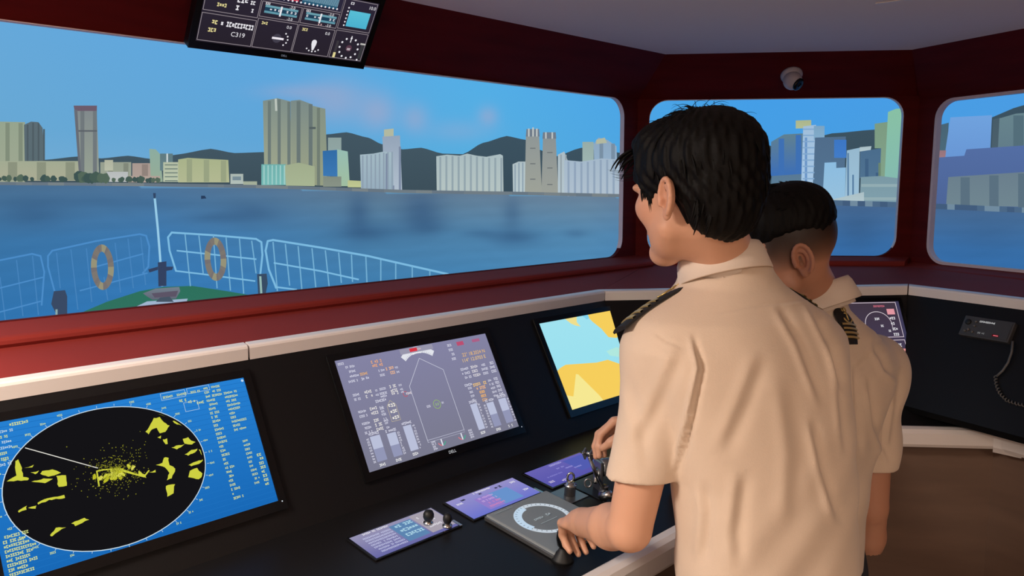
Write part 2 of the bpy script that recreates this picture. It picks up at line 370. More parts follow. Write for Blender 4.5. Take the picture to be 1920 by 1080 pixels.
# ------------------------------------------------------------------ canvas for lit displays
class Canvas:
    """flat shapes lying on a plane, each shape a hair above the last; one mesh per layer name"""
    def __init__(s, o, ex, ey, en, step=0.00006):
        s.o, s.ex, s.ey, s.en = map(lambda v: np.asarray(v, float), (o, ex, ey, en)); s.h = 0.0; s.step = step; s.L = {}; s.cur = None
    def layer(s, name): s.cur = s.L.setdefault(name, ([], [], [])); return s
    def fresh(s, name): s.cur = s.L.setdefault(name+'#%d' % len(s.L), ([], [], [])); return s
    def _p(s, x, y): return s.o+s.ex*x+s.ey*y+s.en*s.h
    def poly(s, P, c, c2=None):
        V, Fc, Cc = s.cur; b = len(V); s.h += s.step; c = s2l(c); c2 = s2l(c2) if c2 else c
        ys = [p[1] for p in P]; y0, y1 = min(ys), max(ys)
        for x, y in P:
            V.append(s._p(x, y)); f = (y-y0)/(y1-y0) if y1 > y0 else 0
            Cc.append([c[i]*(1-f)+c2[i]*f for i in range(3)])
        Fc.append(tuple(range(b, b+len(P))))
    def polys(s, Ps, c):
        s.h += s.step; h = s.h; st = s.step; s.step = 0
        for P in Ps: s.poly(P, c)
        s.step = st
    def rect(s, x, y, w, h, c, c2=None): s.poly([(x, y), (x+w, y), (x+w, y+h), (x, y+h)], c, c2)
    def line(s, P, wd, c, closed=False):
        P = [np.array(p, float) for p in P]; Q = []
        n = len(P)
        for i in range(n if closed else n-1):
            a, b = P[i], P[(i+1) % n]; t = b-a; l = np.hypot(*t)
            if l < 1e-9: continue
            t /= l; nn = np.array([-t[1], t[0]])*wd/2; e = t*wd*0.3
            Q.append([tuple(a-e-nn), tuple(b+e-nn), tuple(b+e+nn), tuple(a-e+nn)])
        s.polys(Q, c)
    def disc(s, x, y, r, c, n=40, ry=None): s.poly([(x+r*math.cos(2*math.pi*k/n), y+(ry or r)*math.sin(2*math.pi*k/n)) for k in range(n)], c)
    def arc(s, x, y, r, wd, a0, a1, c, n=40):
        Q = []
        for k in range(n):
            t0, t1 = (math.radians(a0+(a1-a0)*j/n) for j in (k, k+1))
            Q.append([(x+rr*math.cos(t), y+rr*math.sin(t)) for rr, t in ((r-wd/2, t0), (r-wd/2, t1), (r+wd/2, t1), (r+wd/2, t0))])
        s.polys(Q, c)
    def smear(s, x, y, w, h, c, n=None):
        """a line of tiny unreadable print"""
        n = n or max(2, int(w/(h*0.62))); cw = w/n; Q = []
        for k in range(n):
            a = x+k*cw; q = random.random()
            if q < 0.1: continue
            b0 = y+(0.0 if q < 0.7 else h*0.18); b1 = y+h*(1.0 if q < 0.8 else 0.8)
            Q.append([(a+cw*.08, b0), (a+cw*.86, b0), (a+cw*.86, b0+h*.26), (a+cw*.08, b0+h*.26)])
            Q.append([(a+cw*.08, b1-h*.28), (a+cw*.86, b1-h*.28), (a+cw*.86, b1), (a+cw*.08, b1)])
            xo = random.choice((.08, .5, .34)); Q.append([(a+cw*xo, b0), (a+cw*(xo+.32), b0), (a+cw*(xo+.32), b1), (a+cw*xo, b1)])
        s.polys(Q, c)
    def text(s, body, x, y, h, c, align='LEFT'):
        cu = bpy.data.curves.new('t', 'FONT'); cu.body = body; cu.size = h*1.38; cu.align_x = align; cu.resolution_u = 3
        ob = bpy.data.objects.new('t', cu); me = ob.to_mesh(); s.h += s.step; V, Fc, Cc = s.cur; b = len(V); lc = s2l(c)
        for v in me.vertices: V.append(s._p(x+v.co.x, y+v.co.y)); Cc.append(lc)
        for p in me.polygons: Fc.append(tuple(b+i for i in p.vertices))
        ob.to_mesh_clear(); bpy.data.objects.remove(ob); bpy.data.curves.remove(cu)
    def build(s, parent, m='lit'):
        out = {}
        for k, (V, Fc, Cc) in s.L.items():
            if V:
                out[k] = o_ = mesh(k.split('#')[0], V, Fc, m, parent, cols=Cc)
                if len(Fc) > 1 and '#' not in k: o_['kind'] = 'stuff'
        return out

def monitor(name, label, o, ex, ey, en, W, H, bez, thick, cat='monitor', logo=True, m='black_gloss', led=True):
    """flat monitor: o = lower left corner of the lit area, on the front plane"""
    o, ex, ey, en = map(lambda v: np.asarray(v, float), (o, ex, ey, en))
    base = o+ex*W/2-ey*bez-en*thick
    t = empty(name, base, label, cat)
    bl, br, bb, bt = bez if not np.isscalar(bez) else 0, 0, 0, 0
    frame_box('bezel', o, ex, ey, en, (-bez, -bez*1.25, -thick), (W+bez, H+bez, -0.0012), m, t, bev=0.0015)
    # raised rim around the glass
    for lo, hi in (((-bez, -bez*1.25), (W+bez, 0)), ((-bez, H), (W+bez, H+bez)), ((-bez, 0), (0, H)), ((W, 0), (W+bez, H))):
        frame_box('rim', o, ex, ey, en, (lo[0], lo[1], -0.0012), (hi[0], hi[1], 0.0015), m, t)
    c = Canvas(o-en*0.0011, ex, ey, en)
    if led:
        k = Canvas(o+en*0.0016, ex, ey, en); k.layer('power_led'); k.disc(W+bez*0.45, -bez*0.2, 0.0016, (220, 225, 235), 10); k.build(t)
    return t, c
EX = np.array([0, 1., 0]); EYS = np.array([-ux, 0, uz]); ENS = np.array([uz, 0, ux])   # front console slope
def slope_pt(y, s): return np.array([0.6-s*ux, y, 0.85+s*uz])
MW, MH = 0.53, 0.298
PO = ENS*0.006
# ---- radar display
t, c = monitor('radar_display', 'radar display with blue surround and round black scope, leftmost on the front console', slope_pt(0.277, 0)+PO, EX, EYS, ENS, MW, MH, 0.018, 0.035)
c.layer('screen'); c.rect(0, 0, MW, MH, (24, 104, 182), (38, 128, 210))
for k in range(26): c.rect(0, MH*k/26, MW, 0.0012, (30, 112, 190))
rx, ry, rr, KE = 0.208, 0.146, 0.141, 1.33
c.layer('radar_scope'); c.disc(rx, ry, rr*KE+0.0016, (205, 225, 235), 72, rr+.0016); c.disc(rx, ry, rr*KE, (20, 19, 22), 72, rr)
YEL, PALE = (206, 208, 66), (190, 214, 226)
def blob(x, y, w, h, a, n=9, col=YEL):
    P = []
    for k in range(n):
        q = 2*math.pi*k/n; r_ = 0.62+0.5*random.random(); u_, v_ = w*r_*math.cos(q), h*r_*math.sin(q)
        P.append((x+u_*math.cos(a)-v_*math.sin(a), y+u_*math.sin(a)+v_*math.cos(a)))
    c.poly(P, col)
def inside(x, y): return math.hypot((x-rx)/KE, y-ry) < rr-0.004
# coast echoes, outlines read off the scope (coordinates in a picture 1592 wide)
def scope_xy(zx, zy):
    X_ = on_plane(zx*.3518, 700+zy*.3518, ENS, ENS@(slope_pt(0.277, 0)+PO)); d_ = X_-(slope_pt(0.277, 0)+PO); return (float(d_@EX), float(d_@EYS))
ECHO = [[(775, 310), (800, 280), (820, 240), (850, 235), (870, 260), (905, 280), (880, 310), (850, 320), (835, 290), (810, 300), (790, 325)], [(850, 205), (880, 195), (920, 215), (900, 225), (860, 222)], [(920, 255), (960, 240), (995, 265), (985, 280), (940, 272)],
    [(975, 350), (1005, 340), (1015, 360), (1040, 365), (1020, 382), (985, 375)], [(840, 340), (860, 330), (858, 350)], [(868, 352), (888, 350), (895, 375), (880, 378)], [(912, 395), (950, 385), (985, 380), (940, 408)], [(985, 432), (1020, 410), (1050, 405), (1040, 420), (1000, 440)],
    [(1060, 405), (1095, 410), (1090, 440), (1070, 430)], [(1005, 488), (1060, 465), (1090, 458), (1070, 478), (1020, 495)], [(1012, 520), (1050, 505), (1060, 520), (1095, 540), (1060, 565), (1030, 560), (1000, 555)], [(830, 490), (865, 480), (870, 450), (895, 450), (905, 490), (935, 510), (915, 560), (890, 570), (900, 530), (880, 500)],
    [(78, 470), (100, 460), (110, 490), (125, 550), (155, 560), (150, 572), (35, 575), (85, 545)], [(130, 505), (180, 490), (170, 505)], [(160, 530), (210, 520), (190, 540)], [(225, 520), (280, 515), (325, 530), (290, 545), (260, 550), (215, 535)], [(165, 580), (230, 562), (280, 565), (240, 588)], [(300, 545), (350, 545), (355, 600), (310, 605)],
    [(200, 690), (250, 665), (340, 650), (345, 665), (260, 678), (205, 700)], [(95, 730), (140, 708), (140, 725), (100, 742)], [(150, 720), (190, 705), (185, 722)], [(262, 865), (300, 825), (350, 820), (310, 845), (275, 870)], [(735, 520), (770, 540), (780, 560), (740, 545)], [(795, 530), (825, 518), (830, 526)], [(380, 800), (450, 770), (470, 780), (400, 815)], [(880, 600), (930, 590), (920, 640), (890, 660)]]
c.layer('heading_line'); c.line([scope_xy(520, 505), scope_xy(135, 398)], 0.0016, (232, 230, 220))
def ragged(P):
    Q = []
    for k in range(len(P)):
        a, b = np.array(P[k]), np.array(P[(k+1) % len(P)]); n_ = max(2, int(np.hypot(*(b-a))/.005))
        for i in range(n_):
            q = a+(b-a)*i/n_+np.array([random.uniform(-.0012, .0012), random.uniform(-.001, .001)]); e_ = math.hypot((q[0]-rx)/(rr*KE), (q[1]-ry)/rr)
            if e_ > .975: q = np.array([rx, ry])+(q-np.array([rx, ry]))*.975/e_
            Q.append(tuple(q))
    return Q
for P in ECHO: c.fresh('radar_echo'); c.poly(ragged([scope_xy(*q) for q in P]), YEL)
rx0, ry0 = rx, ry; rx, ry = scope_xy(612, 522)
c.layer('centre_echo')
for k in range(26):
    a_ = random.uniform(0, 6.28); r_ = abs(random.gauss(0, 0.012)); blob(rx+r_*1.4*math.cos(a_), ry-0.006+r_*0.8*math.sin(a_), .007, .004, random.random()*3, 7, random.choice((YEL, (190, 190, 40), (216, 214, 90))))
for P in ([(rx-.035, ry-.022), (rx-.033, ry+.008), (rx-.022, ry+.008), (rx+.008, ry+.002), (rx+.044, ry-.022)], [(rx+.0, ry+.004), (rx+.05, ry-.026), (rx+.062, ry-.016)]): c.line(P, .0028, YEL)
Q = []
for k in range(620):
    a_ = random.uniform(0, 6.28); r_ = abs(random.gauss(0, 0.026)); x = rx+r_*1.25*math.cos(a_); y = ry+r_*math.sin(a_); d_ = random.uniform(.0004, .0009); Q.append([(x-d_, y-d_), (x+d_, y-d_), (x+d_, y+d_), (x-d_, y+d_)])
c.layer('sea_clutter'); c.polys(Q, (150, 150, 40))
rx, ry = rx0, ry0
c.layer('scale_marks')
for k in range(36):
    a_ = math.radians(k*10); c.line([(rx+(rr*KE+.002)*math.cos(a_), ry+(rr+.002)*math.sin(a_)), (rx+(rr*KE+.006)*math.cos(a_), ry+(rr+.006)*math.sin(a_))], .0009, PALE)
    x, y = rx+(rr*KE+.013)*math.cos(a_), ry+(rr+.010)*math.sin(a_)
    if 0.006 < y < MH-0.008 and x > .006: c.smear(x-.005, y-.002, .010, .004, (204, 224, 150))
c.layer('data_readouts')
TXT = (214, 224, 140)
for k in range(7): c.smear(.012, MH-.024-k*.0105, random.uniform(.025, .05), .005, random.choice((TXT, PALE)))
c.smear(.052, MH-.014, .032, .006, TXT)
for k in range(9): c.smear(.006, .010+k*.0085, random.uniform(.03, .055), .0055, TXT)
for (x0, y0, w_, h_) in ((.335, MH-.020, .052, .015), (.392, MH-.016, .05, .012)):
    c.line([(x0, y0), (x0+w_, y0), (x0+w_, y0+h_), (x0, y0+h_)], .0008, PALE, True)
for k in range(3): c.smear(.338+.03*k, MH-.017, .022, .005, TXT); c.smear(.37+.018*k, MH-.032-.006*k, .016, .006, TXT)
c.line([(.378, MH-.055), (.408, MH-.055), (.408, MH-.035), (.378, MH-.035)], .0008, PALE, True)
for k in range(27):
    y = MH-.014-k*.0098
    c.smear(.428, y, random.uniform(.010, .024), .005, TXT)
    if k in (0, 1, 2): c.smear(.446, y, .020, .005, TXT)
    if k < 12 and k > 1: c.smear(.470, y, random.uniform(.012, .036), .005, TXT)
    if 14 <= k < 25: c.smear(.482, y, random.uniform(.008, .016), .0045, TXT)
    if 18 <= k < 26: c.smear(.505, y, random.uniform(.008, .014), .006, TXT)
c.disc(.519, MH-.010, .003, (200, 222, 240), 14)
c.build(t)
# ---- conning display
t, c = monitor('conning_display', 'grey conning display with ship outline, in the middle of the front console', slope_pt(1.053, 0)+PO, EX, EYS, ENS, MW, MH, 0.018, 0.035)
GY, WH, OR_ = (126, 128, 158), (214, 214, 230), (226, 172, 110)
c.layer('screen'); c.poly([(0, 0), (MW, 0), (MW, MH), (0, MH)], (122, 122, 142), (132, 131, 164))
c.layer('ship_outline'); c.line([(.200, .030), (.200, .190), (.262, .262), (.262, .262), (.330, .216), (.330, .056), (.330, .034)], .0014, (206, 208, 224)); c.line([(.200, .036), (.330, .036)], .0012, (190, 192, 212)); c.line([(.200, .030), (.330, .030)], .0008, (190, 192, 212))
c.layer('compass_scale'); c.arc(.262, .205, .082, .018, 50, 130, (226, 228, 236)); c.arc(.262, .205, .082, .020, 80, 104, (240, 242, 246))
for k in range(17):
    a_ = math.radians(52+k*4.75); c.line([(.262+.074*math.cos(a_), .205+.074*math.sin(a_)), (.262+.078*math.cos(a_), .205+.078*math.sin(a_))], .0007, (120, 120, 145))
c.fresh('warning_bar'); c.rect(.205, MH-.017, .115, .015, (152, 150, 172)); c.fresh('warning_lamp'); c.rect(.238, MH-.014, .026, .010, (214, 52, 66)); c.layer('warning_print'); c.smear(.264, MH-.012, .02, .005, (225, 190, 190)); c.fresh('warning_lamp'); c.rect(.408, MH-.022, .026, .012, (188, 78, 112)); c.fresh('warning_lamp'); c.rect(.468, MH-.020, .03, .009, (172, 96, 134))
c.layer('rate_of_turn'); c.arc(.268, .124, .012, .0016, 0, 360, (150, 190, 96), 24); c.text('0.0', .262, .1205, .0075, (160, 205, 110)); c.smear(.232, .121, .022, .006, WH); c.smear(.284, .122, .008, .005, WH)
c.layer('wind_marker'); c.arc(.178, .172, .007, .0014, 40, 320, (206, 70, 76), 16); c.smear(.176, .169, .022, .006, (236, 222, 226))
c.layer('data_readouts')
c.smear(.006, MH-.014, .018, .006, WH)
for k, (a, b) in enumerate(((.030, None), (.028, None), (.034, .058), (.026, .058))):
    c.smear(a-.005, MH-.026-k*.013, .028, .006, WH)
    if b: c.smear(b+.002, MH-.026-k*.013, .024, .007, OR_ if k == 2 else WH)
for k in range(2): c.smear(.104, MH-.026-k*.011, .034, .008, (236, 168, 120)); c.smear(.118, MH-.052-k*.013, .020, .006, WH); c.smear(.142, MH-.052-k*.013, .026, .008, (240, 184, 140)); c.smear(.172, MH-.052-k*.013, .010, .005, WH)
for (x, y, n) in ((.020, .196, 2), (.020, .150, 2), (.020, .118, 3), (.098, .196, 2), (.098, .176, 1)):
    for k in range(n): c.smear(x, y-k*.012, .024, .006, WH); c.smear(x+.036, y-k*.012, .022, .008, (226, 222, 220)); c.smear(x+.066, y-k*.012, .010, .005, WH)
c.line([(.108, .108), (.108, .150), (.122, .164), (.136, .150), (.136, .108)], .001, (200, 186, 150), True)
c.smear(.078, .166, .034, .007, WH)
for k in range(3): c.smear(.084, .146-k*.017, .014, .006, WH); c.smear(.112, .146-k*.017, .022, .009, (236, 232, 222))
c.text("22\u00b0 18.2024 N", .410, .240, .011, (240, 190, 110)); c.text("114\u00b0 12.0703 E", .402, .223, .011, (240, 200, 128))
for k in range(4): c.smear(.368, MH-.020-k*.014, .016, .007, WH)
for k in range(3):
    c.smear(.386, .200-k*.013, .030, .007, WH); c.smear(.424, .200-k*.013, .028, .008, (222, 218, 222)); c.smear(.462, .200-k*.013, .026, .007, WH); c.smear(.496, .200-k*.013, .02, .008, WH)
c.smear(.380, .152, .028, .007, WH); c.smear(.410, .146, .052, .009, (240, 196, 120)); c.smear(.418, .134, .036, .009, (240, 182, 130))
for k in range(5): c.smear(.388, .142-k*.012, .014, .006, WH); c.smear(.424, .122-(k % 3)*.012, .020, .008, OR_); c.smear(.470, .150-k*.012, .018, .006, WH); c.smear(.494, .150-k*.012, .016, .008, WH)
def bar(x, w_, y0, y1, f_, left=True, two=True):
    c.fresh('level_bar'); c.rect(x, y0, w_, y1-y0, (146, 150, 182)); c.rect(x, y0+(y1-y0)*f_, w_, (y1-y0)*(1-f_), (186, 192, 218))
    c.layer('scale_marks')
    for k in range(9): c.smear(x+(w_+.003 if not left else -.012), y0+(y1-y0)*k/9, .008, .005, WH, 2)
    c.smear(x+.002, y0-.013, .018, .007, (236, 236, 236)); c.smear(x-.002, y1+.003, w_+.006, .007, WH)
bar(.028, .030, .018, .084, .5); bar(.078, .028, .018, .080, .48, False); bar(.132, .026, .020, .088, 0.0, False)
bar(.372, .024, .022, .098, 0.0, False); bar(.430, .028, .018, .090, .5); bar(.478, .030, .018, .092, .5, False)
for x in (.234, .305):
    c.layer('thruster_gauge'); c.arc(x, .024, .013, .003, 200, 262, (214, 120, 130), 8); c.arc(x, .024, .013, .003, 278, 340, (70, 168, 140), 8); c.arc(x, .024, .013, .003, 262, 278, WH, 4); c.rect(x-.002, .012, .004, .016, (226, 230, 240))
for k in range(4): c.smear(.200, .024-k*.0065, .014, .005, WH); c.smear(.332, .026-k*.0065, .014, .005, WH)
lg = Canvas(slope_pt(1.053, 0)+PO+ENS*0.0016, EX, EYS, ENS); lg.layer('maker_logo'); lg.text('DELL', MW/2, -.0155, .0085, (196, 198, 204), 'CENTER'); lg.build(t)
c.build(t)
# ---- chart display
t, c = monitor('chart_display', 'chart display with turquoise water and yellow land, at the corner end of the front console', slope_pt(1.822, 0)+PO, EX, EYS, ENS, MW, MH, 0.018, 0.035)
c.layer('screen'); c.rect(0, 0, MW, MH, (152, 224, 238), (160, 226, 240))
LAND, PALEL = (246, 206, 92), (246, 232, 146)
c.fresh('chart_land'); c.poly([(0, 0), (.36, 0), (.40, .03), (.36, .07), (.31, .105), (.26, .128), (.20, .128), (.15, .134), (.10, .140), (.05, .146), (.02, .140), (0, .132)], LAND)
c.fresh('chart_land'); c.poly([(.42, 0), (MW, 0), (MW, .05), (.47, .06)], LAND)
c.fresh('chart_land'); c.poly([(.24, MH), (.26, .270), (.29, .240), (.31, .205), (.35, .196), (.38, .206), (.40, .190), (.42, .160), (.46, .155), (MW, .170), (MW, MH)], LAND)
c.fresh('chart_land'); c.poly([(.13, MH), (.15, .278), (.17, .268), (.19, .262), (.18, .280), (.19, MH)], (240, 222, 140))
c.fresh('chart_shoal'); c.poly([(0, 0), (.16, 0), (.15, .02), (.09, .105), (.08, .108), (.03, .040), (.0, .05)], PALEL)
c.fresh('chart_shoal'); c.poly([(.27, .158), (.33, .164), (.40, .130), (.40, .108), (.33, .126), (.28, .140)], (176, 232, 222)); c.fresh('chart_shoal'); c.poly([(.22, MH), (.235, .282), (.25, .286), (.25, MH)], (128, 210, 240))
c.layer('data_readouts'); c.rect(.436, MH-.050, .05, .048, (228, 226, 214))
for k in range(7): c.smear(.439, MH-.010-k*.0062, .044, .0042, (96, 96, 92))
c.build(t)
# ---- overhead display
ph = math.radians(34)
OX = np.array([0, 1., 0]); OY = np.array([math.sin(ph), 0, math.cos(ph)]); ON = np.array([math.cos(ph), 0, -math.sin(ph)])
OW, OH = 0.505, 0.186
oo = np.array([0.132, 0.876, 1.933])
t, c = monitor('overhead_display', 'black overhead instrument display hanging tilted above the front window', oo, OX, OY, ON, OW, OH, 0.016, 0.03, led=False)
tube('bracket', [oo+OX*OW*.35+OY*.13-ON*.03, oo+OX*OW*.35+OY*.20-ON*.02, (0.235, oo[1]+OW*.35, ZC)], .010, 'black_rubber', t)
tube('bracket', [oo+OX*OW*.65+OY*.13-ON*.03, oo+OX*OW*.65+OY*.20-ON*.02, (0.235, oo[1]+OW*.65, ZC)], .010, 'black_rubber', t)
BGd, LN, CY = (40, 34, 44), (150, 140, 146), (78, 178, 208)
c.layer('screen'); c.rect(0, 0, OW, OH, BGd, (44, 38, 54))
def cell(x0, x1, y0, y1): c.line([(x0, y0), (x1, y0), (x1, y1), (x0, y1)], .0016, LN, True)
c.layer('panel_lines')
cell(.004, .150, .004, .078); cell(.004, .150, .086, .182); cell(.154, .270, .004, .086); cell(.274, .388, .004, .086); cell(.154, .270, .092, .134); cell(.274, .388, .092, .134); cell(.154, .388, .140, .182); cell(.393, .501, .004, .088); cell(.393, .501, .094, .182)
WHT, YLW = (232, 230, 236), (226, 214, 150)
c.layer('data_readouts')
for k in range(4): c.smear(.030, .100+k*.021, .032, .010, YLW); c.smear(.086, .098+k*.021, .030, .013, WHT); c.smear(.122, .098+k*.021, .014, .010, WHT)
c.smear(.024, .052, .024, .011, YLW); c.smear(.026, .030, .022, .011, YLW); c.smear(.056, .050, .090, .014, WHT, 12); c.text('C319', .088, .026, .013, WHT)
for x in (.154, .274):
    c.fresh('rudder_scale'); c.rect(x+.010, .104, .096, .022, (30, 62, 86)); c.rect(x+.010, .120, .096, .006, (106, 158, 172)); c.rect(x+.010, .104, .096, .006, (96, 150, 166)); c.rect(x+.054, .100, .005, .028, WHT)
    for k in range(8):
        if k not in (4,): c.smear(x+.012+k*.012, .1125, .007, .006, WHT, 1)
    c.layer('data_readouts'); c.smear(x+.008, .127, .014, .006, WHT); c.text('-3.0', x+.078, .126, .008, WHT); c.text('-3.0', x+.078, .0935, .008, WHT); c.smear(x+.054, .0935, .012, .006, (238, 190, 190)); c.smear(x+.010, .072, .018, .008, YLW); c.text('0.0', x+.084, .070, .009, WHT)
c.layer('turn_scale'); c.rect(.156, .142, .230, .038, (44, 40, 60)); c.rect(.262, .148, .110, .030, (40, 86, 112)); c.rect(.200, .150, .052, .008, (196, 60, 78))
for k in range(30): c.rect(.262+k*.0037, .156, .0013, .022, (150, 190, 208))
for k in range(15): c.disc(.196+k*.0125, .150, .0028, WHT, 8)
c.layer('pitch_gauge'); c.disc(.216, .040, .013, (66, 62, 76), 20); c.line([(.203, .040), (.234, .040)], .006, (236, 230, 238))
for k in range(5):
    a_ = math.radians(-50+k*25); c.disc(.222+.026*math.cos(a_), .040+.022*math.sin(a_), .0025, WHT, 8)
c.layer('roll_gauge'); c.disc(.330, .044, .008, WHT, 16); c.poly([(.322, .040), (.338, .040), (.333, .020), (.328, .020)], WHT)
for k in range(5):
    a_ = math.radians(-140+k*25); c.disc(.330+.024*math.cos(a_), .036+.020*math.sin(a_), .0025, WHT, 8)
c.layer('depth_chart'); c.rect(.412, .106, .070, .048, (74, 176, 206), (88, 190, 214)); c.text('10.0', .470, .166, .010, WHT); c.smear(.408, .171, .012, .007, WHT)
for k in range(6): c.disc(.406, .108+k*.0105, .0026, WHT, 8)
c.layer('compass_gauge')
for k in range(12):
    a_ = math.radians(k*30); c.disc(.444+.031*math.cos(a_), .042+.031*math.sin(a_), .0033, WHT, 8)
c.disc(.444, .042, .010, (86, 56, 72), 16); c.smear(.438, .036, .012, .006, (230, 220, 226)); c.rect(.442, .060, .003, .020, WHT); c.rect(.398, .008, .008, .052, (60, 56, 62)); c.rect(.398, .008, .008, .016, YLW); c.rect(.482, .014, .010, .046, (56, 56, 60)); c.rect(.478, .058, .018, .005, (190, 188, 184)); c.disc(.482, .010, .003, WHT, 8)
c.build(t)
lg = Canvas(oo+ON*0.0016, OX, OY, ON); lg.layer('maker_logo'); lg.text('DELL', OW/2, -.012, .006, (120, 124, 140), 'CENTER'); lg.build(t)
# ---- display on the corner console
o_m = np.array([*(SA+nS1*KX), ZSB]); ex_m = np.array([*dS1, 0]); dn_m = np.array([nS1[0]*ux, nS1[1]*ux, -uz]); en_m = np.array([nS1[0]*uz, nS1[1]*uz, ux])
t, c = monitor('corner_display', 'dark instrument display with white frame lines, on the corner console beyond the officers', o_m+ex_m*(1.130-MW)+dn_m*0.308+en_m*.006, ex_m, -dn_m, en_m, MW, MH-.02, 0.014, 0.03)
c.layer('screen'); c.rect(0, 0, MW, MH-.02, (70, 62, 90), (64, 52, 64)); c.rect(MW-.014, 0, .014, MH-.02, (62, 58, 86))
c.layer('panel_lines'); c.line([(.02, .022), (MW-.014, .022), (MW-.014, .126), (.02, .126)], .0022, (216, 200, 212), True); c.line([(.02, .138), (MW-.014, .138), (MW-.014, MH-.024), (.02, MH-.024)], .0022, (216, 200, 212), True)
for x in (.10, .27, .430): c.fresh('engine_gauge'); c.arc(x, .186, .052, .0022, -10, 190, (220, 208, 216), 24); c.smear(x-.012, .205, .02, .009, WHT); c.smear(x+.006, .178, .012, .008, WHT); c.smear(x+.032, .158, .010, .008, WHT)
c.layer('data_readouts'); c.rect(MW-.056, .226, .030, .022, (224, 150, 160)); c.smear(MW-.11, .256, .05, .007, (214, 110, 128))
for k in range(4): c.smear(MW-.052, .206-k*.021, .022, .010, WHT)
c.smear(MW-.046, .100, .016, .012, WHT); c.rect(MW-.044, .066, .026, .026, (232, 150, 146)); c.smear(.05, .10, .2, .01, WHT); c.smear(.05, .07, .2, .01, WHT)
c.build(t)

# ------------------------------------------------------------------ things on the deck
XB = bend[0][0]; DS = math.atan2(zbend-ZF, 1.188-XB)
DX = np.array([math.cos(DS), 0, -math.sin(DS)]); DN = np.array([math.sin(DS), 0, math.cos(DS)]); DY = np.array([0, 1., 0])
def deck(x, y, h=0.0): return np.array([x, y, zbend-(x-XB)*math.tan(DS)])+DN*h
def touch(y0, label, draw):
    o = deck(0.742, y0); W_, H_ = 0.234, 0.106
    t = empty('touch_panel', o+DX*H_/2+DY*W_/2, label, 'touch panel', 'touch panels on the deck')
    frame_box('housing', o, DY, DX, DN, (-.006, -.006, 0), (W_+.006, H_+.006, .004), 'black_gloss', t, bev=.0015)
    frame_box('metal_corner', o, DY, DX, DN, (W_-.002, H_-.026, .004), (W_+.006, H_+.006, .0055), 'chrome', t, bev=.0006)
    c = Canvas(o+DX*H_+DN*.0042, DY, -DX, DN); draw(c, W_, H_); c.build(t)
def d1(c, W_, H_):
    c.layer('screen'); c.rect(0, 0, W_, H_, (104, 104, 166), (150, 146, 178)); c.rect(W_*.70, H_*.1, W_*.29, H_*.88, (168, 160, 172)); c.rect(W_*.42, H_*.12, W_*.26, H_*.76, (92, 132, 176))
    c.layer('data_readouts')
    for k in range(7): c.smear(.020, H_*.12+k*.011, .075, .006, (196, 200, 232))
    c.smear(.030, H_*.9, .07, .007, WHT)
    for k in range(3): c.smear(W_*.46, H_*.30+k*.022, .05, .012, (176, 216, 232)); c.smear(W_*.74, H_*.3+k*.024, .036, .008, WHT)
def d2_(c, W_, H_):
    c.layer('screen'); c.rect(0, 0, W_, H_, (108, 116, 204), (150, 144, 200)); c.rect(W_*.50, H_*.10, W_*.28, H_*.62, (104, 146, 204)); c.rect(W_*.28, H_*.10, W_*.22, H_*.6, (146, 124, 200))
    c.layer('data_readouts')
    c.smear(W_*.36, H_*.9, .06, .007, WHT); c.smear(.012, H_*.7, .02, .007, WHT); c.smear(W_*.88, H_*.78, .018, .008, WHT); c.smear(W_*.88, H_*.3, .018, .008, WHT)
    for k in range(4): c.smear(W_*.32, H_*.18+k*.015, .05, .007, (214, 130, 176) if k < 2 else (204, 170, 224))
    for k, x in enumerate((.14, .16, .40, .64, .70, .76)): c.smear(W_*x, H_*.78, .012, .010, (42, 44, 66), 1)
def d3_(c, W_, H_):
    c.layer('screen'); c.rect(0, 0, W_, H_, (86, 84, 170), (104, 98, 178)); c.rect(W_*.62, H_*.2, W_*.34, H_*.7, (82, 92, 176))
    c.layer('data_readouts')
    c.smear(W_*.38, H_*.86, .05, .008, (176, 172, 226)); c.smear(.012, H_*.18, .02, .009, (210, 200, 226)); c.smear(.05, H_*.06, .02, .009, (210, 200, 226))
    for k in range(3): c.smear(W_*(.40+.1*k), H_*(.64-.12*k), .03, .006, (160, 156, 224))
    c.smear(.03, H_*.42, .06, .005, (140, 136, 210))
touch(0.903, 'small touch panel with green and violet tables, beside the twin black knobs', d1)
touch(1.184, 'small lilac touch panel with pink and blue blocks, just behind the helm plate', d2_)
touch(1.465, 'small dark violet touch panel, nearest to the silver throttle lever', d3_)
# twin knobs beside the first touch panel
for (x, y, r_, lab) in ((.800, 1.082, .013, 'larger black knob on a chrome collar, beside the first touch panel'), (.838, 1.108, .011, 'smaller black knob, nearer the front edge, beside the first touch panel')):
    b = deck(x, y, .006); t = empty('control_knob', b, lab, 'knob', 'black knobs')
    lathe('collar', b, DN, [(.012, 0), (.012, .004), (.008, .006), (.006, .010)], 'chrome', t)
    lathe('cap', b, DN, [(.006, .008), (r_*.8, .011), (r_, .017), (r_*.98, .024), (r_*.75, .031), (r_*.3, .034)], 'black_rubber', t)
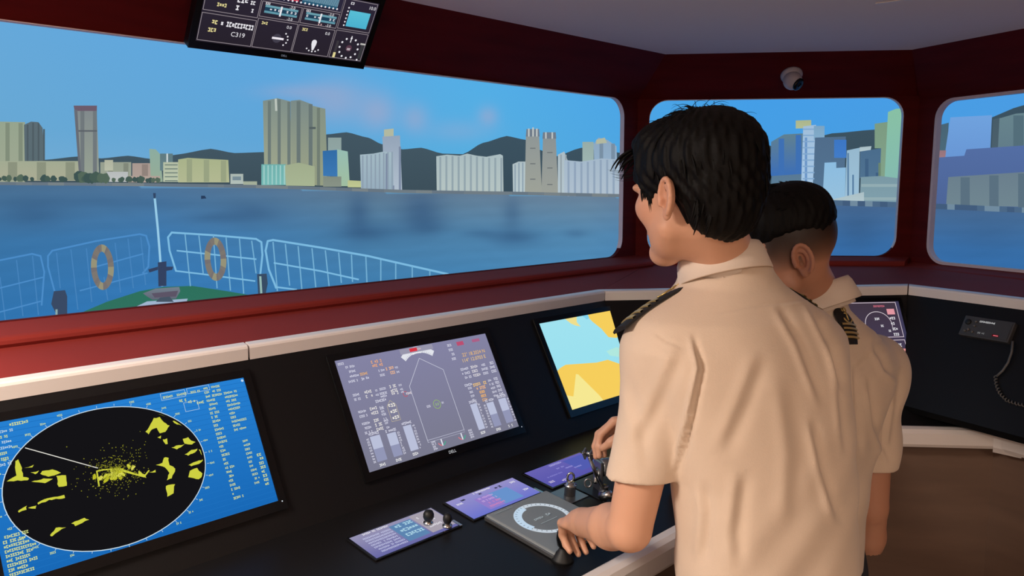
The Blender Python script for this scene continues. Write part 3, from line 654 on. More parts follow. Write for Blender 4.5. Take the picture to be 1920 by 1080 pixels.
# helm plate with a round scale
o = deck(.864, 1.206); t = empty('helm_plate', o+DX*.11+DY*.107, 'grey raised helm plate with a white ring scale, under the left hand', 'helm')
frame_box('plate', o, DY, DX, DN, (0, 0, 0), (.214, .225, .016), 'helm_grey', t, bev=.004)
frame_box('edge_highlight', o, DY, DX, DN, (-.004, 0, .002), (.0, .225, .012), 'steel', t, bev=.001, label='bright strip standing in for the edge highlight')  # highlight along the left edge, put in as a thin bright strip
c = Canvas(o+DX*.225+DN*.0163, DY, -DX, DN)
c.layer('ring_scale'); c.arc(.100, .128, .066, .013, 0, 360, (196, 206, 216), 60); c.arc(.100, .128, .062, .020, 95, 200, (190, 212, 232), 30)
for k in range(36):
    a_ = math.radians(k*10); c.line([(.100+.064*math.cos(a_), .128+.064*math.sin(a_)), (.100+.0685*math.cos(a_), .128+.0685*math.sin(a_))], .0016, (86, 96, 104))
c.layer('print'); c.smear(.070, .126, .030, .007, (160, 168, 172)); c.smear(.112, .126, .014, .009, (160, 168, 172)); c.line([(.070, .108), (.126, .108)], .0014, (140, 148, 152)); c.line([(.015, .210), (.075, .210)], .0014, (130, 138, 140))
c.build(t)
# key switch on a square plate
kb = deck(.899, 1.472); t = empty('key_switch', kb, 'silver key switch with a ring, on a square metal plate beside the lever', 'switch')
frame_box('plate', kb, DY, DX, DN, (-.036, -.037, 0), (.036, .037, .002), 'steel', t, bev=.0008)
lathe('barrel', kb+DX*.002, DN, [(.015, .002), (.015, .026), (.0165, .027), (.0165, .031), (.012, .033), (.011, .037)], 'chrome', t)
rc = kb+DN*.050; tube('key_ring', [rc+.012*math.cos(a)*DN+.0085*math.sin(a)*np.array([.7, .7, 0]) for a in np.linspace(0, 2*math.pi, 20, endpoint=False)], .0032, 'chrome', t, 8, True)
# throttle lever
lb = deck(.957, 1.545); t = empty('throttle_lever', lb, 'silver throttle lever with clevis joints, between the key switch and the forearm', 'lever')
frame_box('base_plate', lb, DY, DX, DN, (-.032, -.10, 0), (.10, .10, .003), 'black_gloss', t, bev=.001)
tip = np.array([.974, 1.462, .884])
tube('rod', [lb+DN*.016, lb+(tip-lb)*.5, tip], .0052, 'chrome', t, 10)
lathe('foot', lb, DN, [(.015, .003), (.015, .010), (.010, .013), (.009, .024), (.012, .026), (.006, .030)], 'steel', t)
rd = nrm(tip-lb)
frame_box('clevis', tip, basis(rd)[0], basis(rd)[1], rd, (-.012, -.010, -.004), (-.007, .010, .020), 'steel', t, bev=.0015); frame_box('clevis', tip, basis(rd)[0], basis(rd)[1], rd, (.007, -.010, -.004), (.012, .010, .020), 'steel', t, bev=.0015)
tube('pin', [tip+basis(rd)[0]*-.016+rd*.012, tip+basis(rd)[0]*.016+rd*.012], .004, 'chrome', t, 8)
ax = nrm([.35, .94, 0]); q = lb+np.array([-.02, .035, .065])
lathe('drum', q-ax*.02, ax, [(.020, 0), (.024, .003), (.024, .030), (.020, .034), (.012, .036), (.012, .05)], 'steel', t)
frame_box('bracket', q, ax, np.cross(Z3, ax), Z3, (-.030, -.020, -.062), (-.022, .020, .020), 'steel', t, bev=.002); frame_box('bracket', q, ax, np.cross(Z3, ax), Z3, (.036, -.020, -.062), (.044, .020, .020), 'steel', t, bev=.002)
tube('link_arm', [q-ax*.026+np.array([0, 0, .0]), q-ax*.045+np.array([.02, -.01, -.03])], .007, 'chrome', t, 8)
lathe('roller', lb+np.array([.012, -.032, .010]), nrm([.6, .1, .25]), [(.006, 0), (.011, .002), (.011, .036), (.006, .038)], 'chrome', t)
tube('eye', [lb+np.array([-.03, -.03, .034])+.011*math.cos(a)*Z3+.009*math.sin(a)*np.array([.7, .7, 0]) for a in np.linspace(0, 6.283, 16, endpoint=False)], .003, 'steel', t, 8, True)
# tiller under the left hand
TL = deck(1.098, 1.222); t = empty('tiller', TL, 'short black tiller gripped by the nearer officer', 'tiller')
lathe('boot', TL, DN, [(.026, 0), (.024, .006), (.018, .014), (.012, .022), (.009, .03)], 'black_rubber', t)
lathe('grip', TL, DN, [(.008, .028), (.015, .036), (.018, .050), (.018, .064), (.014, .074), (.006, .078)], 'black_gloss', t)
# radio on the side console
o_r = np.array([*(SB+nS2*KX), ZSB]); ex_r = np.array([*dS2, 0]); dn_r = np.array([nS2[0]*ux, nS2[1]*ux, -uz]); en_r = np.array([nS2[0]*uz, nS2[1]*uz, ux])
RW, RH = .168, .074; ro = o_r+ex_r*.262+dn_r*.130+en_r*.002
t = empty('radio_set', ro+ex_r*RW/2, 'dark grey radio set with a red light, on the side console below the right window', 'radio')
frame_box('case', ro, ex_r, -dn_r, en_r, (0, 0, -.01), (RW, RH, .016), 'radio_grey', t, bev=.003)
frame_box('face', ro, ex_r, -dn_r, en_r, (.006, .006, .016), (RW-.006, RH-.006, .0175), 'radio_grey', t, bev=.0006)
for (x, y, r_) in ((.020, .050, .010), (.030, .022, .0045), (.046, .054, .004), (.046, .038, .004), (.046, .016, .004), (.020, .016, .0045)):
    lathe('knob', ro+ex_r*x-dn_r*y+en_r*.017, en_r, [(r_, 0), (r_, .005), (r_*.7, .007)], 'black_rubber' if r_ > .006 else 'cord_grey', t, 12)
c = Canvas(ro+en_r*.0176, ex_r, -dn_r, en_r); c.layer('lit_caption'); c.smear(.056, .055, .052, .006, (196, 196, 196)); c.smear(.062, .014, .011, .006, (120, 120, 120)); c.smear(.076, .014, .011, .006, (110, 110, 110)); c.layer('red_light'); c.rect(.112, .012, .022, .008, (70, 8, 16)); c.rect(.116, .0145, .016, .003, (226, 110, 120)); c.build(t)
def onR(px, py, h=.004):
    N = en_r; return on_plane(px, py, N, N@o_r+h)
tube('cord', [onR(1899, 640, .016), onR(1897, 660, .012), onR(1890, 680, .01), onR(1880, 695, .009), onR(1868, 706, .008)], .0038, 'cord_grey', t, 8)
cp = [onR(x, y, .007) for x, y in ((1866, 704), (1868, 722), (1875, 738), (1888, 751), (1906, 757), (1925, 761), (1950, 765))]
dense = []
for a, b in zip(cp[:-1], cp[1:]):
    for k in range(16): dense.append(a+(b-a)*k/16)
L_ = []
for i, p_ in enumerate(dense[:-1]):
    x_, y_, _d = basis(dense[i+1]-p_); a = i*1.15; L_.append(p_+.0042*(math.cos(a)*x_+math.sin(a)*y_))
tube('coiled_cord', L_, .0022, 'cord_grey', t, 6)
# red indicator light and a small switch on the corner console deck
def deck_plane_pt(px, py):
    return on_plane(px, py, nrm([0.09*nF[0], 0.09*nF[1], 1]), nrm([0.09*nF[0], 0.09*nF[1], 1])@np.array([*bend[1], zbend]))
p_ = deck_plane_pt(1724, 748); t = empty('indicator_light', p_, 'small glowing red indicator light on the corner console', 'indicator light')
lathe('bezel', p_, Z3, [(.011, -.003), (.011, .006), (.007, .008)], 'black_rubber', t, 16); lathe('lens', p_, Z3, [(.0062, .007), (.006, .010), (.003, .012)], 'red_led', t, 12)
p_ = deck_plane_pt(1741, 757); t = empty('toggle_switch', p_, 'small metal toggle switch beside the red indicator light', 'switch')
lathe('base', p_, Z3, [(.007, -.002), (.007, .004), (.004, .006)], 'black_rubber', t, 12); tube('toggle', [p_+Z3*.004, p_+np.array([.004, .002, .018])], [.0018, .003], 'steel', t, 8)
# surveillance camera on the header of the corner wall
hd = nrm(np.cross(DM, (C1+NM*DC+Z3*ZC)-(C1+Z3*ZT))); hd = hd if hd[2] < 0 else -hd
cp_ = on_plane(1484, 140, hd, hd@(C1+Z3*ZT))
t = empty('dome_camera', cp_, 'off-white dome surveillance camera on the header above the middle window', 'camera')
lathe('mount', cp_-hd*.002, hd, [(.046, 0), (.046, .008), (.040, .016), (.034, .020)], 'cream_plastic', t)
bc = cp_+hd*.036
def ball(name, c_, r_, m_, parent, n=24):
    V, Fc = [], []
    for i in range(n//2+1):
        for k in range(n):
            a, b = math.pi*i/(n//2), 2*math.pi*k/n; V.append(c_+r_*np.array([math.sin(a)*math.cos(b), math.sin(a)*math.sin(b), math.cos(a)]))
    for i in range(n//2):
        for k in range(n): Fc.append((i*n+k, i*n+(k+1) % n, (i+1)*n+(k+1) % n, (i+1)*n+k))
    return mesh(name, V, Fc, m_, parent, True)
ball('ball', bc, .040, 'cream_plastic', t)
ld = nrm(RT*.45-UP*.55-FW*.5)
lathe('lens_hood', bc, ld, [(.026, .024), (.028, .036), (.024, .0405), (.020, .0415), (.012, .042)], 'black_gloss', t)
lathe('lens', bc, ld, [(.011, .040), (.009, .044), (.003, .046)], 'black_gloss', t)

# ------------------------------------------------------------------ projection screen outside the windows
SCC = np.array([2.6, 1.3]); SR = 4.4
def onscreen(px, py, lay=0):
    R = ray(px, py); r_ = SR-0.004*lay; ox, oy = CAM[0]-SCC[0], CAM[1]-SCC[1]
    a = R[0]**2+R[1]**2; b = 2*(ox*R[0]+oy*R[1]); c_ = ox*ox+oy*oy-r_*r_
    k = (-b+math.sqrt(b*b-4*a*c_))/(2*a); return CAM+R*k
def to_px(P):
    d = P-CAM; z = d@FW; return 960+FPX*(d@RT)/z, 540-FPX*(d@UP)/z
th = lambda px: math.atan2(onscreen(px, 350)[1]-SCC[1], onscreen(px, 350)[0]-SCC[0]) % (2*math.pi)
HZ = [(-400, 340), (0, 345), (250, 347), (500, 351), (760, 360), (1000, 364), (1170, 368), (1420, 374), (1690, 382), (1920, 392), (2300, 402), (2900, 412)]
HTH = np.array([th(x) for x, y in HZ]); HZZ = np.array([onscreen(x, y)[2] for x, y in HZ])
order = np.argsort(HTH)
def horizon(t_): return np.interp(t_, HTH[order], HZZ[order])
T0, T1 = math.radians(58), math.radians(232); NT, NZ = 520, 230; z0, z1 = -0.3, 3.9
scr = empty('projection_screen', (SCC[0]-SR, SCC[1], z0), 'curved projection screen outside the windows showing a harbour city, water and a ship bow', 'screen')
tt, zz = np.meshgrid(np.linspace(T0, T1, NT), np.linspace(z0, z1, NZ), indexing='ij')
X = SCC[0]+SR*np.cos(tt); Y = SCC[1]+SR*np.sin(tt)
P3 = np.stack([X, Y, zz], -1); dd_ = P3-CAM; dep = np.maximum(dd_@FW, 0.3)
PX = 960+FPX*(dd_@RT)/dep; PY = 540-FPX*(dd_@UP)/dep
hz = horizon(tt); up_ = zz-hz
def lin(c): return np.array(s2l(c))
def ramp(v, stops):
    xs = [s[0] for s in stops]; cs = np.array([lin(s[1]) for s in stops]); return np.stack([np.interp(v, xs, cs[:, i]) for i in range(3)], -1)
sky = ramp(up_, [(0, (98, 172, 218)), (0.25, (86, 168, 220)), (0.7, (84, 168, 226)), (1.3, (104, 180, 236)), (2.0, (124, 196, 244))])
cool = ramp(PX, [(0, (104, 170, 212)), (500, (96, 168, 216)), (900, (86, 176, 224)), (1400, (70, 160, 226)), (1920, (76, 158, 222))])/lin((86, 170, 220))
sky = np.clip(sky*cool, 0, 1)
water = ramp(-up_, [(0, (88, 118, 150)), (0.08, (84, 122, 158)), (0.25, (70, 124, 172)), (0.6, (58, 124, 182)), (1.1, (50, 116, 190)), (2.0, (44, 104, 186))])
wc = ramp(PX, [(0, (48, 112, 172)), (300, (50, 116, 180)), (700, (62, 122, 172)), (1100, (70, 132, 182)), (1500, (46, 104, 170)), (1920, (46, 106, 172))])/lin((58, 120, 178))
water = np.clip(water*wc, 0, 1)
def soft(cx, cy, rx_, ry_, col, amt, base):
    g_ = np.exp(-((PX-cx)/rx_)**2-((PY-cy)/ry_)**2)*amt; return base*(1-g_[..., None])+lin(col)*g_[..., None]
for cx, cy, a_, b_, am in ((630, 190, 60, 40, .55), (708, 210, 34, 34, .6), (778, 222, 24, 26, .5), (915, 218, 18, 18, .5), (560, 172, 70, 14, .4), (860, 245, 60, 20, .25)): sky = soft(cx, cy, a_, b_, (160, 168, 200), am, sky)
for cx, cy, a_, b_, am in ((672, 400, 22, 40, .6), (690, 436, 60, 18, .6), (790, 395, 42, 40, .65), (800, 425, 36, 16, .5), (960, 400, 18, 34, .45), (965, 445, 50, 16, .6), (900, 438, 40, 8, .4), (1080, 438, 24, 8, .4), (60, 400, 60, 26, .45), (470, 400, 60, 22, .5), (400, 408, 50, 10, .35), (1610, 430, 40, 40, .4), (1850, 440, 60, 40, .2), (200, 380, 200, 10, .3)): water = soft(cx, cy, a_, b_, (48, 82, 122), am, water)
rip = 1+0.02*np.sin(up_*260+3*np.sin(tt*40))*np.sin(tt*70+up_*30)+0.02*np.sin(up_*90+tt*25)
water = water*rip[..., None]
colr = np.where((up_ > 0)[..., None], sky, water)
idx = np.arange(NT*NZ).reshape(NT, NZ)
Fq = np.stack([idx[:-1, :-1], idx[1:, :-1], idx[1:, 1:], idx[:-1, 1:]], -1).reshape(-1, 4)
mesh('picture_surface', P3.reshape(-1, 3), Fq, 'picture', scr, cols=colr.reshape(-1, 3))
# frame rails of the screen
for zr in (z0-0.02, z1+0.02): tube('rail', [(SCC[0]+(SR+.03)*math.cos(a), SCC[1]+(SR+.03)*math.sin(a), zr) for a in np.linspace(T0, T1, 60)], .03, 'screen_cloth', scr, 8)
LAYER = [1]
def clip_x(P, x, keep_right):
    out = []; n = len(P); s_ = 1 if keep_right else -1
    for i in range(n):
        a, b = P[i], P[(i+1) % n]; ia, ib = (a[0]-x)*s_ >= 0, (b[0]-x)*s_ >= 0
        if ia: out.append(a)
        if ia != ib: t_ = (x-a[0])/(b[0]-a[0]); out.append((x, a[1]+(b[1]-a[1])*t_))
    return out
def slices(P, w_=16.0):
    """cut an outline into narrow upright strips so that it follows the curve of the screen"""
    x0, x1 = min(p[0] for p in P), max(p[0] for p in P)
    if x1-x0 <= w_: return [P]
    n = int(math.ceil((x1-x0)/w_)); out = []
    for k in range(n):
        Q = clip_x(clip_x(P, x0+(x1-x0)*k/n, True), x0+(x1-x0)*(k+1)/n, False)
        if len(Q) >= 3: out.append(Q)
    return out
def pic(name, polys, label=None, lay=None):
    """flat picture piece lying on the screen; polys: list of (pixel outline, colour[, colour at the foot])"""
    V, Fc, Cc = [], [], []; l = lay or LAYER[0]
    for item in polys:
        P, c1 = item[0], lin(item[1]); c2 = lin(item[2]) if len(item) > 2 else c1
        ys = [p[1] for p in P]; a, b_ = min(ys), max(ys)
        for S_ in slices(P):
            b = len(V)
            for x, y in S_:
                V.append(onscreen(x, y, l)); f_ = (y-a)/(b_-a) if b_ > a else 0; Cc.append(c1*(1-f_)+c2*f_)
            Fc.append(tuple(range(b, b+len(S_))))
        l += 0.12
    LAYER[0] = LAYER[0] if lay else LAYER[0]+0.5
    return mesh(name, V, Fc, 'picture', scr, cols=Cc, label=label)
def hz_y(x): return float(np.interp(x, [p[0] for p in HZ], [p[1] for p in HZ]))
def hill(top, col, n_=1):
    top = sorted(top); T = []
    for (x0, y0_), (x1, y1_) in zip(top[:-1], top[1:]):
        for k in range(4):
            s_ = k/4; q = s_*s_*(3-2*s_)*.5+s_*.5; T.append((x0+(x1-x0)*s_, y0_+(y1_-y0_)*q))
    T.append(top[-1]); P = []
    for (a, b) in zip(T[:-1], T[1:]): P.append(([a, b, (b[0], hz_y(b[0])-1), (a[0], hz_y(a[0])-1)], col))
    V, Fc, Cc = [], [], []; l = LAYER[0]
    for (a, b) in zip(T[:-1], T[1:]):
        i = len(V); V += [onscreen(*a, l), onscreen(*b, l), onscreen(b[0], hz_y(b[0]), l), onscreen(a[0], hz_y(a[0]), l)]; Cc += [lin(col)]*2+[lin(tuple(v*.92 for v in col))]*2; Fc.append((i, i+1, i+2, i+3))
    LAYER[0] += .5
    mesh('hill', V, Fc, 'picture', scr, cols=Cc)
hill([(-300, 300), (-60, 296), (80, 300), (150, 293), (190, 297), (240, 292), (285, 298), (330, 290), (395, 279), (440, 287), (500, 285), (560, 280), (612, 252), (650, 248), (690, 258), (715, 270), (755, 280), (790, 277), (830, 288), (868, 289)], (66, 86, 98))
hill([(820, 320), (870, 288), (905, 268), (950, 255), (985, 262), (1010, 280), (1040, 294), (1090, 277), (1130, 282), (1200, 292), (1280, 280), (1360, 256), (1420, 262), (1452, 276), (1500, 268), (1560, 250), (1640, 243), (1700, 244), (1740, 262), (1800, 250), (1840, 226), (1920, 197), (2050, 190), (2200, 230), (2400, 270), (2650, 240), (2900, 280)], (60, 82, 96))
def bld(P, col, foot=None, stripes=0, scol=None, rows=0, rcol=None, extra=(), label=None):
    """building drawn on the screen: outline, optional vertical stripes and window rows"""
    items = [(P, col, foot or tuple(v*1.05 for v in col))]
    xs = [p[0] for p in P]; ys = [p[1] for p in P]; x0, x1, y0, y1 = min(xs), max(xs), min(ys), max(ys)
    top = lambda x: max(y0, min(np.interp(x, [p[0] for p in sorted(P[:len(P)//2+1])], [p[1] for p in sorted(P[:len(P)//2+1])]), y1))
    for k in range(stripes):
        a = x0+(x1-x0)*(k+.5)/stripes; wd = (x1-x0)/stripes*.32; t_ = top(a)+2
        items.append(([(a, t_), (a+wd, t_), (a+wd, y1-1), (a, y1-1)], scol or tuple(v*.86 for v in col)))
    for k in range(rows):
        b = y0+(y1-y0)*(k+.6)/rows; items.append(([(x0+3, b), (x1-3, b), (x1-3, b+max(1.2, (y1-y0)/rows*.22)), (x0+3, b+max(1.2, (y1-y0)/rows*.22))], rcol or tuple(v*.7 for v in col)))
    items += list(extra)
    return pic('building', items, label)
def H(x): return hz_y(x)-3
R_ = lambda x0, x1, y0, y1=None, s=0: [(x0, y0), (x1, y0+s), (x1, y1 or H(x1)), (x0, y1 or H(x0))]
# left of the bow
bld(R_(-160, -60, 250), (150, 160, 142), stripes=6); bld(R_(-62, 4, 236), (146, 158, 138), stripes=3)
bld(R_(-2, 47, 228, s=1), (150, 164, 142), (160, 168, 146), stripes=2)
bld([(45, 234), (58, 228), (72, 229), (80, 240), (86, 338), (47, 338)], (92, 108, 116), (88, 106, 112), stripes=4)
bld(R_(-120, 150, 302, 339), (162, 170, 146), (172, 172, 148), stripes=5)
bld([(139, 199), (181, 199), (186, 327), (148, 327)], (128, 136, 140), (150, 160, 146), stripes=2, scol=(112, 120, 124), extra=[([(138, 198), (182, 198), (181, 208), (140, 208)], (108, 92, 108)), ([(144, 244), (182, 244), (182, 247), (144, 247)], (92, 98, 104)), ([(139, 206), (145, 206), (152, 325), (148, 325)], (104, 108, 116))], label='slender grey tower with a purple top')
bld(R_(188, 246, 304, 340), (150, 158, 142), stripes=2); bld(R_(196, 212, 300, 320), (176, 180, 160)); bld(R_(248, 284, 306, 341), (168, 152, 144), stripes=1)
bld([(280, 279), (292, 280), (301, 290), (305, 341), (283, 341)], (140, 172, 160), (150, 172, 150)); bld(R_(300, 324, 288, 320), (96, 122, 128), extra=[([(312, 288), (315, 288), (315, 304), (312, 304)], (205, 215, 215))])
bld(R_(306, 336, 304, 341), (178, 188, 164), rows=5, rcol=(92, 112, 108)); bld([(334, 299), (352, 296), (428, 300), (430, 342), (334, 342)], (168, 178, 138), (178, 184, 146), stripes=3, scol=(152, 162, 130))
bld(R_(432, 456, 326, 345), (170, 182, 176), extra=[([(436, 331), (452, 331), (452, 338), (436, 338)], (120, 140, 150))]); bld(R_(456, 482, 340, 347), (160, 170, 150))
bld(R_(200, 240, 322, 341), (182, 186, 186)); bld(R_(240, 300, 330, 342), (176, 160, 150))
# the big grey cluster
bld([(585, 198), (610, 204), (614, 330), (622, 349), (585, 347)], (132, 146, 134), (150, 158, 130), stripes=2)
bld([(545, 189), (562, 187), (586, 196), (590, 348), (545, 346)], (122, 138, 136), (158, 164, 134), stripes=2, extra=[([(580, 238), (592, 238), (592, 242), (580, 242)], (84, 96, 98))])
bld([(493, 189), (520, 184), (544, 190), (548, 347), (496, 345)], (126, 142, 138), (164, 170, 140), stripes=3, extra=[([(515, 185), (519, 185), (520, 208), (516, 208)], (190, 198, 190))], label='broad grey tower of the tallest cluster')
bld(R_(490, 536, 308, 347), (112, 176, 172), stripes=6, scol=(160, 205, 200)); bld([(534, 310), (560, 305), (590, 312), (590, 349), (536, 348)], (160, 172, 140))
bld(R_(615, 640, 258, 300), (140, 160, 158)); bld([(605, 283), (632, 281), (634, 331), (606, 330)], (50, 108, 166), (60, 120, 180)); bld([(632, 280), (652, 284), (656, 349), (633, 349)], (150, 188, 178), (160, 190, 160)); bld(R_(606, 640, 331, 350), (130, 140, 128)); bld([(652, 338), (690, 340), (706, 352), (652, 351)], (184, 192, 140))
# white blocks across the water
bld([(675, 290), (700, 288), (720, 284), (738, 282), (738, 356), (677, 354)], (164, 186, 196), (150, 172, 188), stripes=8, scol=(140, 158, 174))
bld([(717, 256), (750, 254), (754, 358), (738, 358), (737, 286), (718, 284)], (148, 164, 184), (176, 190, 204), stripes=3, scol=(124, 138, 162), extra=[([(720, 243), (738, 241), (738, 255), (720, 256)], (178, 184, 160))])
bld([(818, 293), (838, 290), (862, 292), (876, 288), (894, 292), (912, 294), (938, 289), (943, 292), (944, 362), (819, 361)], (170, 188, 192), (182, 196, 194), stripes=11, scol=(146, 164, 172))
bld([(961, 308), (972, 303), (990, 303), (990, 363), (962, 362)], (176, 192, 196), stripes=4, scol=(138, 158, 172))
bld([(986, 252), (1011, 252), (1016, 363), (984, 363)], (142, 150, 150), (158, 162, 152), extra=[([(987, 242), (1011, 242), (1012, 256), (986, 256)], (112, 124, 138)), ([(990, 241), (993, 241), (993, 256), (990, 256)], (190, 196, 194)), ([(998, 239), (1001, 239), (1001, 256), (998, 256)], (190, 196, 194)), ([(1005, 241), (1008, 241), (1008, 256), (1005, 256)], (190, 196, 194))]+[([(994, y), (1004, y), (1004, y+2), (994, y+2)], (110, 116, 118)) for y in (277, 306, 335)], label='left of the twin brown towers')
bld([(1018, 256), (1042, 256), (1047, 364), (1015, 364)], (138, 146, 148), (156, 160, 152), extra=[([(1018, 248), (1042, 248), (1043, 260), (1017, 260)], (112, 124, 138)), ([(1022, 248), (1025, 248), (1025, 260), (1022, 260)], (188, 194, 194)), ([(1034, 248), (1037, 248), (1037, 260), (1034, 260)], (188, 194, 194))]+[([(1026, y), (1036, y), (1036, y+2), (1026, y+2)], (110, 116, 118)) for y in (285, 314, 345)], label='right of the twin brown towers')
bld(R_(1092, 1113, 266, 305), (150, 172, 168)); bld([(1113, 270), (1122, 258), (1138, 262), (1156, 274), (1157, 305), (1114, 305)], (140, 166, 190), stripes=2, extra=[([(1118, 262), (1134, 258), (1138, 268), (1118, 270)], (178, 184, 160))])
bld([(1046, 290), (1058, 284), (1064, 300), (1064, 365), (1046, 365)], (172, 188, 196), stripes=2); bld([(1058, 300), (1090, 303), (1128, 297), (1172, 300), (1215, 300), (1215, 369), (1058, 366)], (164, 184, 202), (176, 192, 206), stripes=13, scol=(144, 164, 186))
bld(R_(1210, 1300, 286), (150, 170, 190), stripes=7); bld(R_(1296, 1440, 300), (140, 160, 176), stripes=8)
# seen through the middle window
bld([(1446, 266), (1470, 252), (1508, 250), (1505, 330), (1444, 330)], (96, 128, 142), (58, 110, 182), stripes=2, scol=(62, 112, 180)); bld([(1447, 330), (1506, 326), (1504, 372), (1443, 374)], (88, 120, 148), (98, 132, 150))
bld([(1492, 226), (1521, 225), (1521, 240), (1492, 241)], (170, 180, 140)); bld([(1506, 237), (1530, 234), (1524, 350), (1502, 350)], (160, 190, 218), stripes=2, scol=(108, 150, 200), rows=10, rcol=(130, 168, 206)); bld(R_(1526, 1546, 236, 262), (124, 164, 194))
bld([(1528, 258), (1586, 256), (1582, 372), (1524, 372)], (80, 108, 138), (84, 116, 146)); bld(R_(1564, 1587, 262, 296), (60, 118, 196), (66, 124, 200)); bld([(1546, 305), (1568, 304), (1568, 315), (1586, 314), (1584, 378), (1542, 378)], (140, 188, 224), (150, 192, 220))
bld([(1588, 282), (1612, 277), (1610, 378), (1584, 378)], (150, 184, 206), stripes=3, scol=(86, 124, 160)); bld([(1612, 276), (1634, 274), (1632, 284), (1612, 284)], (170, 190, 196)); bld([(1613, 284), (1652, 278), (1650, 332), (1612, 334)], (74, 108, 140), (80, 114, 144), stripes=2, scol=(64, 96, 130))
bld([(1640, 232), (1668, 228), (1662, 334), (1650, 334), (1652, 278), (1640, 278)], (124, 154, 130), stripes=2); bld([(1665, 210), (1680, 204), (1700, 203), (1696, 345), (1658, 345)], (136, 192, 164), (132, 186, 176)); bld([(1614, 332), (1650, 330), (1700, 336), (1700, 380), (1612, 380)], (122, 152, 164), rows=2, rcol=(146, 172, 178)); bld([(1560, 374), (1620, 360), (1620, 380), (1560, 380)], (170, 190, 196))
# seen through the right window
bld(R_(1700, 1760, 250), (110, 140, 150)); bld([(1756, 236), (1779, 230), (1776, 285), (1752, 286)], (72, 100, 116)); bld([(1862, 224), (1876, 220), (1874, 300), (1858, 300)], (72, 92, 104)); bld([(1874, 222), (1905, 213), (1990, 206), (1990, 300), (1870, 300)], (104, 132, 140), (96, 122, 136), stripes=2, scol=(84, 110, 122))
bld([(1782, 220), (1860, 216), (1856, 300), (1770, 300)], (112, 162, 222), (104, 150, 212)); bld([(1750, 282), (1774, 282), (1772, 298), (1748, 298)], (150, 116, 124))
bld([(1750, 296), (1808, 292), (1812, 280), (1990, 268), (1990, 392), (1742, 384)], (84, 110, 164), (76, 100, 150)); bld([(1778, 332), (1990, 318), (1990, 390), (1774, 384)], (106, 126, 140), (112, 134, 144), stripes=4, scol=(90, 112, 128))
for k, (x0, x1, y0) in enumerate(((2000, 2080, 250), (2090, 2150, 210), (2160, 2290, 290), (2300, 2370, 230), (2380, 2520, 300), (2530, 2600, 250), (2620, 2800, 310))):
    bld(R_(x0, x1, y0), ((120, 146, 160), (150, 170, 170), (104, 130, 160))[k % 3], stripes=4)
# quay wall along the far shore, dashed
items = []
for x in range(1440, 2800, 14): items.append(([(x, hz_y(x)-3), (x+14, hz_y(x+14)-3), (x+14, hz_y(x+14)+7), (x, hz_y(x)+7)], random.choice(((76, 104, 134), (66, 92, 124), (112, 138, 158)))))
pic('quay_wall', items)
items = []
for x in range(-150, 1240, 30): items.append(([(x, hz_y(x)-4), (x+30, hz_y(x+30)-4), (x+30, hz_y(x+30)+2), (x, hz_y(x)+2)], random.choice(((112, 124, 132), (120, 130, 134), (104, 118, 130)))))
pic('shore_line', items)
# shore trees, blobs
for x0, x1, n_ in ((-20, 62, 9), (78, 130, 5), (148, 200, 9), (212, 300, 12)):
    for k in range(n_):
        x = x0+(x1-x0)*(k+random.random()*.8)/n_; y = hz_y(x)-7; r_ = random.uniform(3.5, 7) if not 148 <= x0 <= 149 else random.uniform(6, 12)
        pic('tree', [([(x+r_*(.8+.4*random.random())*math.cos(a), y-r_*.6+r_*(.8+.4*random.random())*math.sin(a)) for a in np.linspace(0, 5.8, 9)], random.choice(((70, 92, 84), (84, 104, 90), (62, 84, 82))))])
# ship bow in the picture: deck, windlass, mast, rails, life rings, bollards
LAYER[0] = 40
pic('bow_deck', [([(120, 600), (200, 566), (262, 546), (306, 538), (360, 536), (420, 545), (520, 562), (520, 640), (120, 640)], (46, 112, 92), (50, 116, 100))], 'green foredeck of the pictured bow')
pic('windlass', [([(268, 550), (292, 541), (336, 538), (338, 546), (330, 560), (286, 562), (276, 556)], (116, 128, 140), (96, 100, 116)), ([(284, 550), (334, 545), (330, 556), (290, 558)], (92, 84, 102)), ([(255, 575), (276, 565), (352, 560), (350, 566), (262, 586)], (160, 180, 206)), ([(292, 566), (300, 558), (318, 556), (326, 566)], (70, 84, 100))])
def strip_line(P, wd):
    Q = []
    for (a, b) in zip(P[:-1], P[1:]):
        t_ = np.array(b, float)-np.array(a, float); l = np.hypot(*t_); n_ = np.array([-t_[1], t_[0]])/l*wd/2; e = t_/l*wd*.25; a = np.array(a)-e; b = np.array(b)+e
        Q.append([tuple(a-n_), tuple(b-n_), tuple(b+n_), tuple(a+n_)])
    return Q
def rail(frame, posts, mids, col, wd=4.0):
    it = [(q, col) for q in strip_line(frame, wd)]
    for p_ in posts: it += [(q, tuple(v*.94 for v in col)) for q in strip_line(p_, wd*.62)]
    for p_ in mids: it += [(q, col) for q in strip_line(p_, wd*.8)]
    LAYER[0] += .5; return pic('railing', it)
FAINT, BR = (76, 140, 200), (124, 186, 224)
rail([(-90, 510), (0, 488), (60, 476), (76, 480), (83, 510), (78, 572)], [[(-30, 500), (-22, 610)], [(0, 520), (10, 600)], [(31, 488), (43, 592)], [(61, 480), (72, 590)]], [[(0, 540), (80, 520)], [(0, 585), (76, 565)]], FAINT, 3.2)
rail([(102, 545), (90, 500), (90, 480), (98, 470), (180, 452), (262, 439), (274, 442), (280, 462), (278, 500), (268, 512)], [[(106, 474), (113, 540)], [(133, 468), (146, 580)], [(162, 466), (172, 566)], [(216, 456), (226, 548)], [(240, 448), (250, 540)], [(264, 445), (273, 534)], [(195, 520), (202, 562)]], [[(180, 500), (268, 476)], [(150, 545), (276, 512)]], FAINT, 3.2)
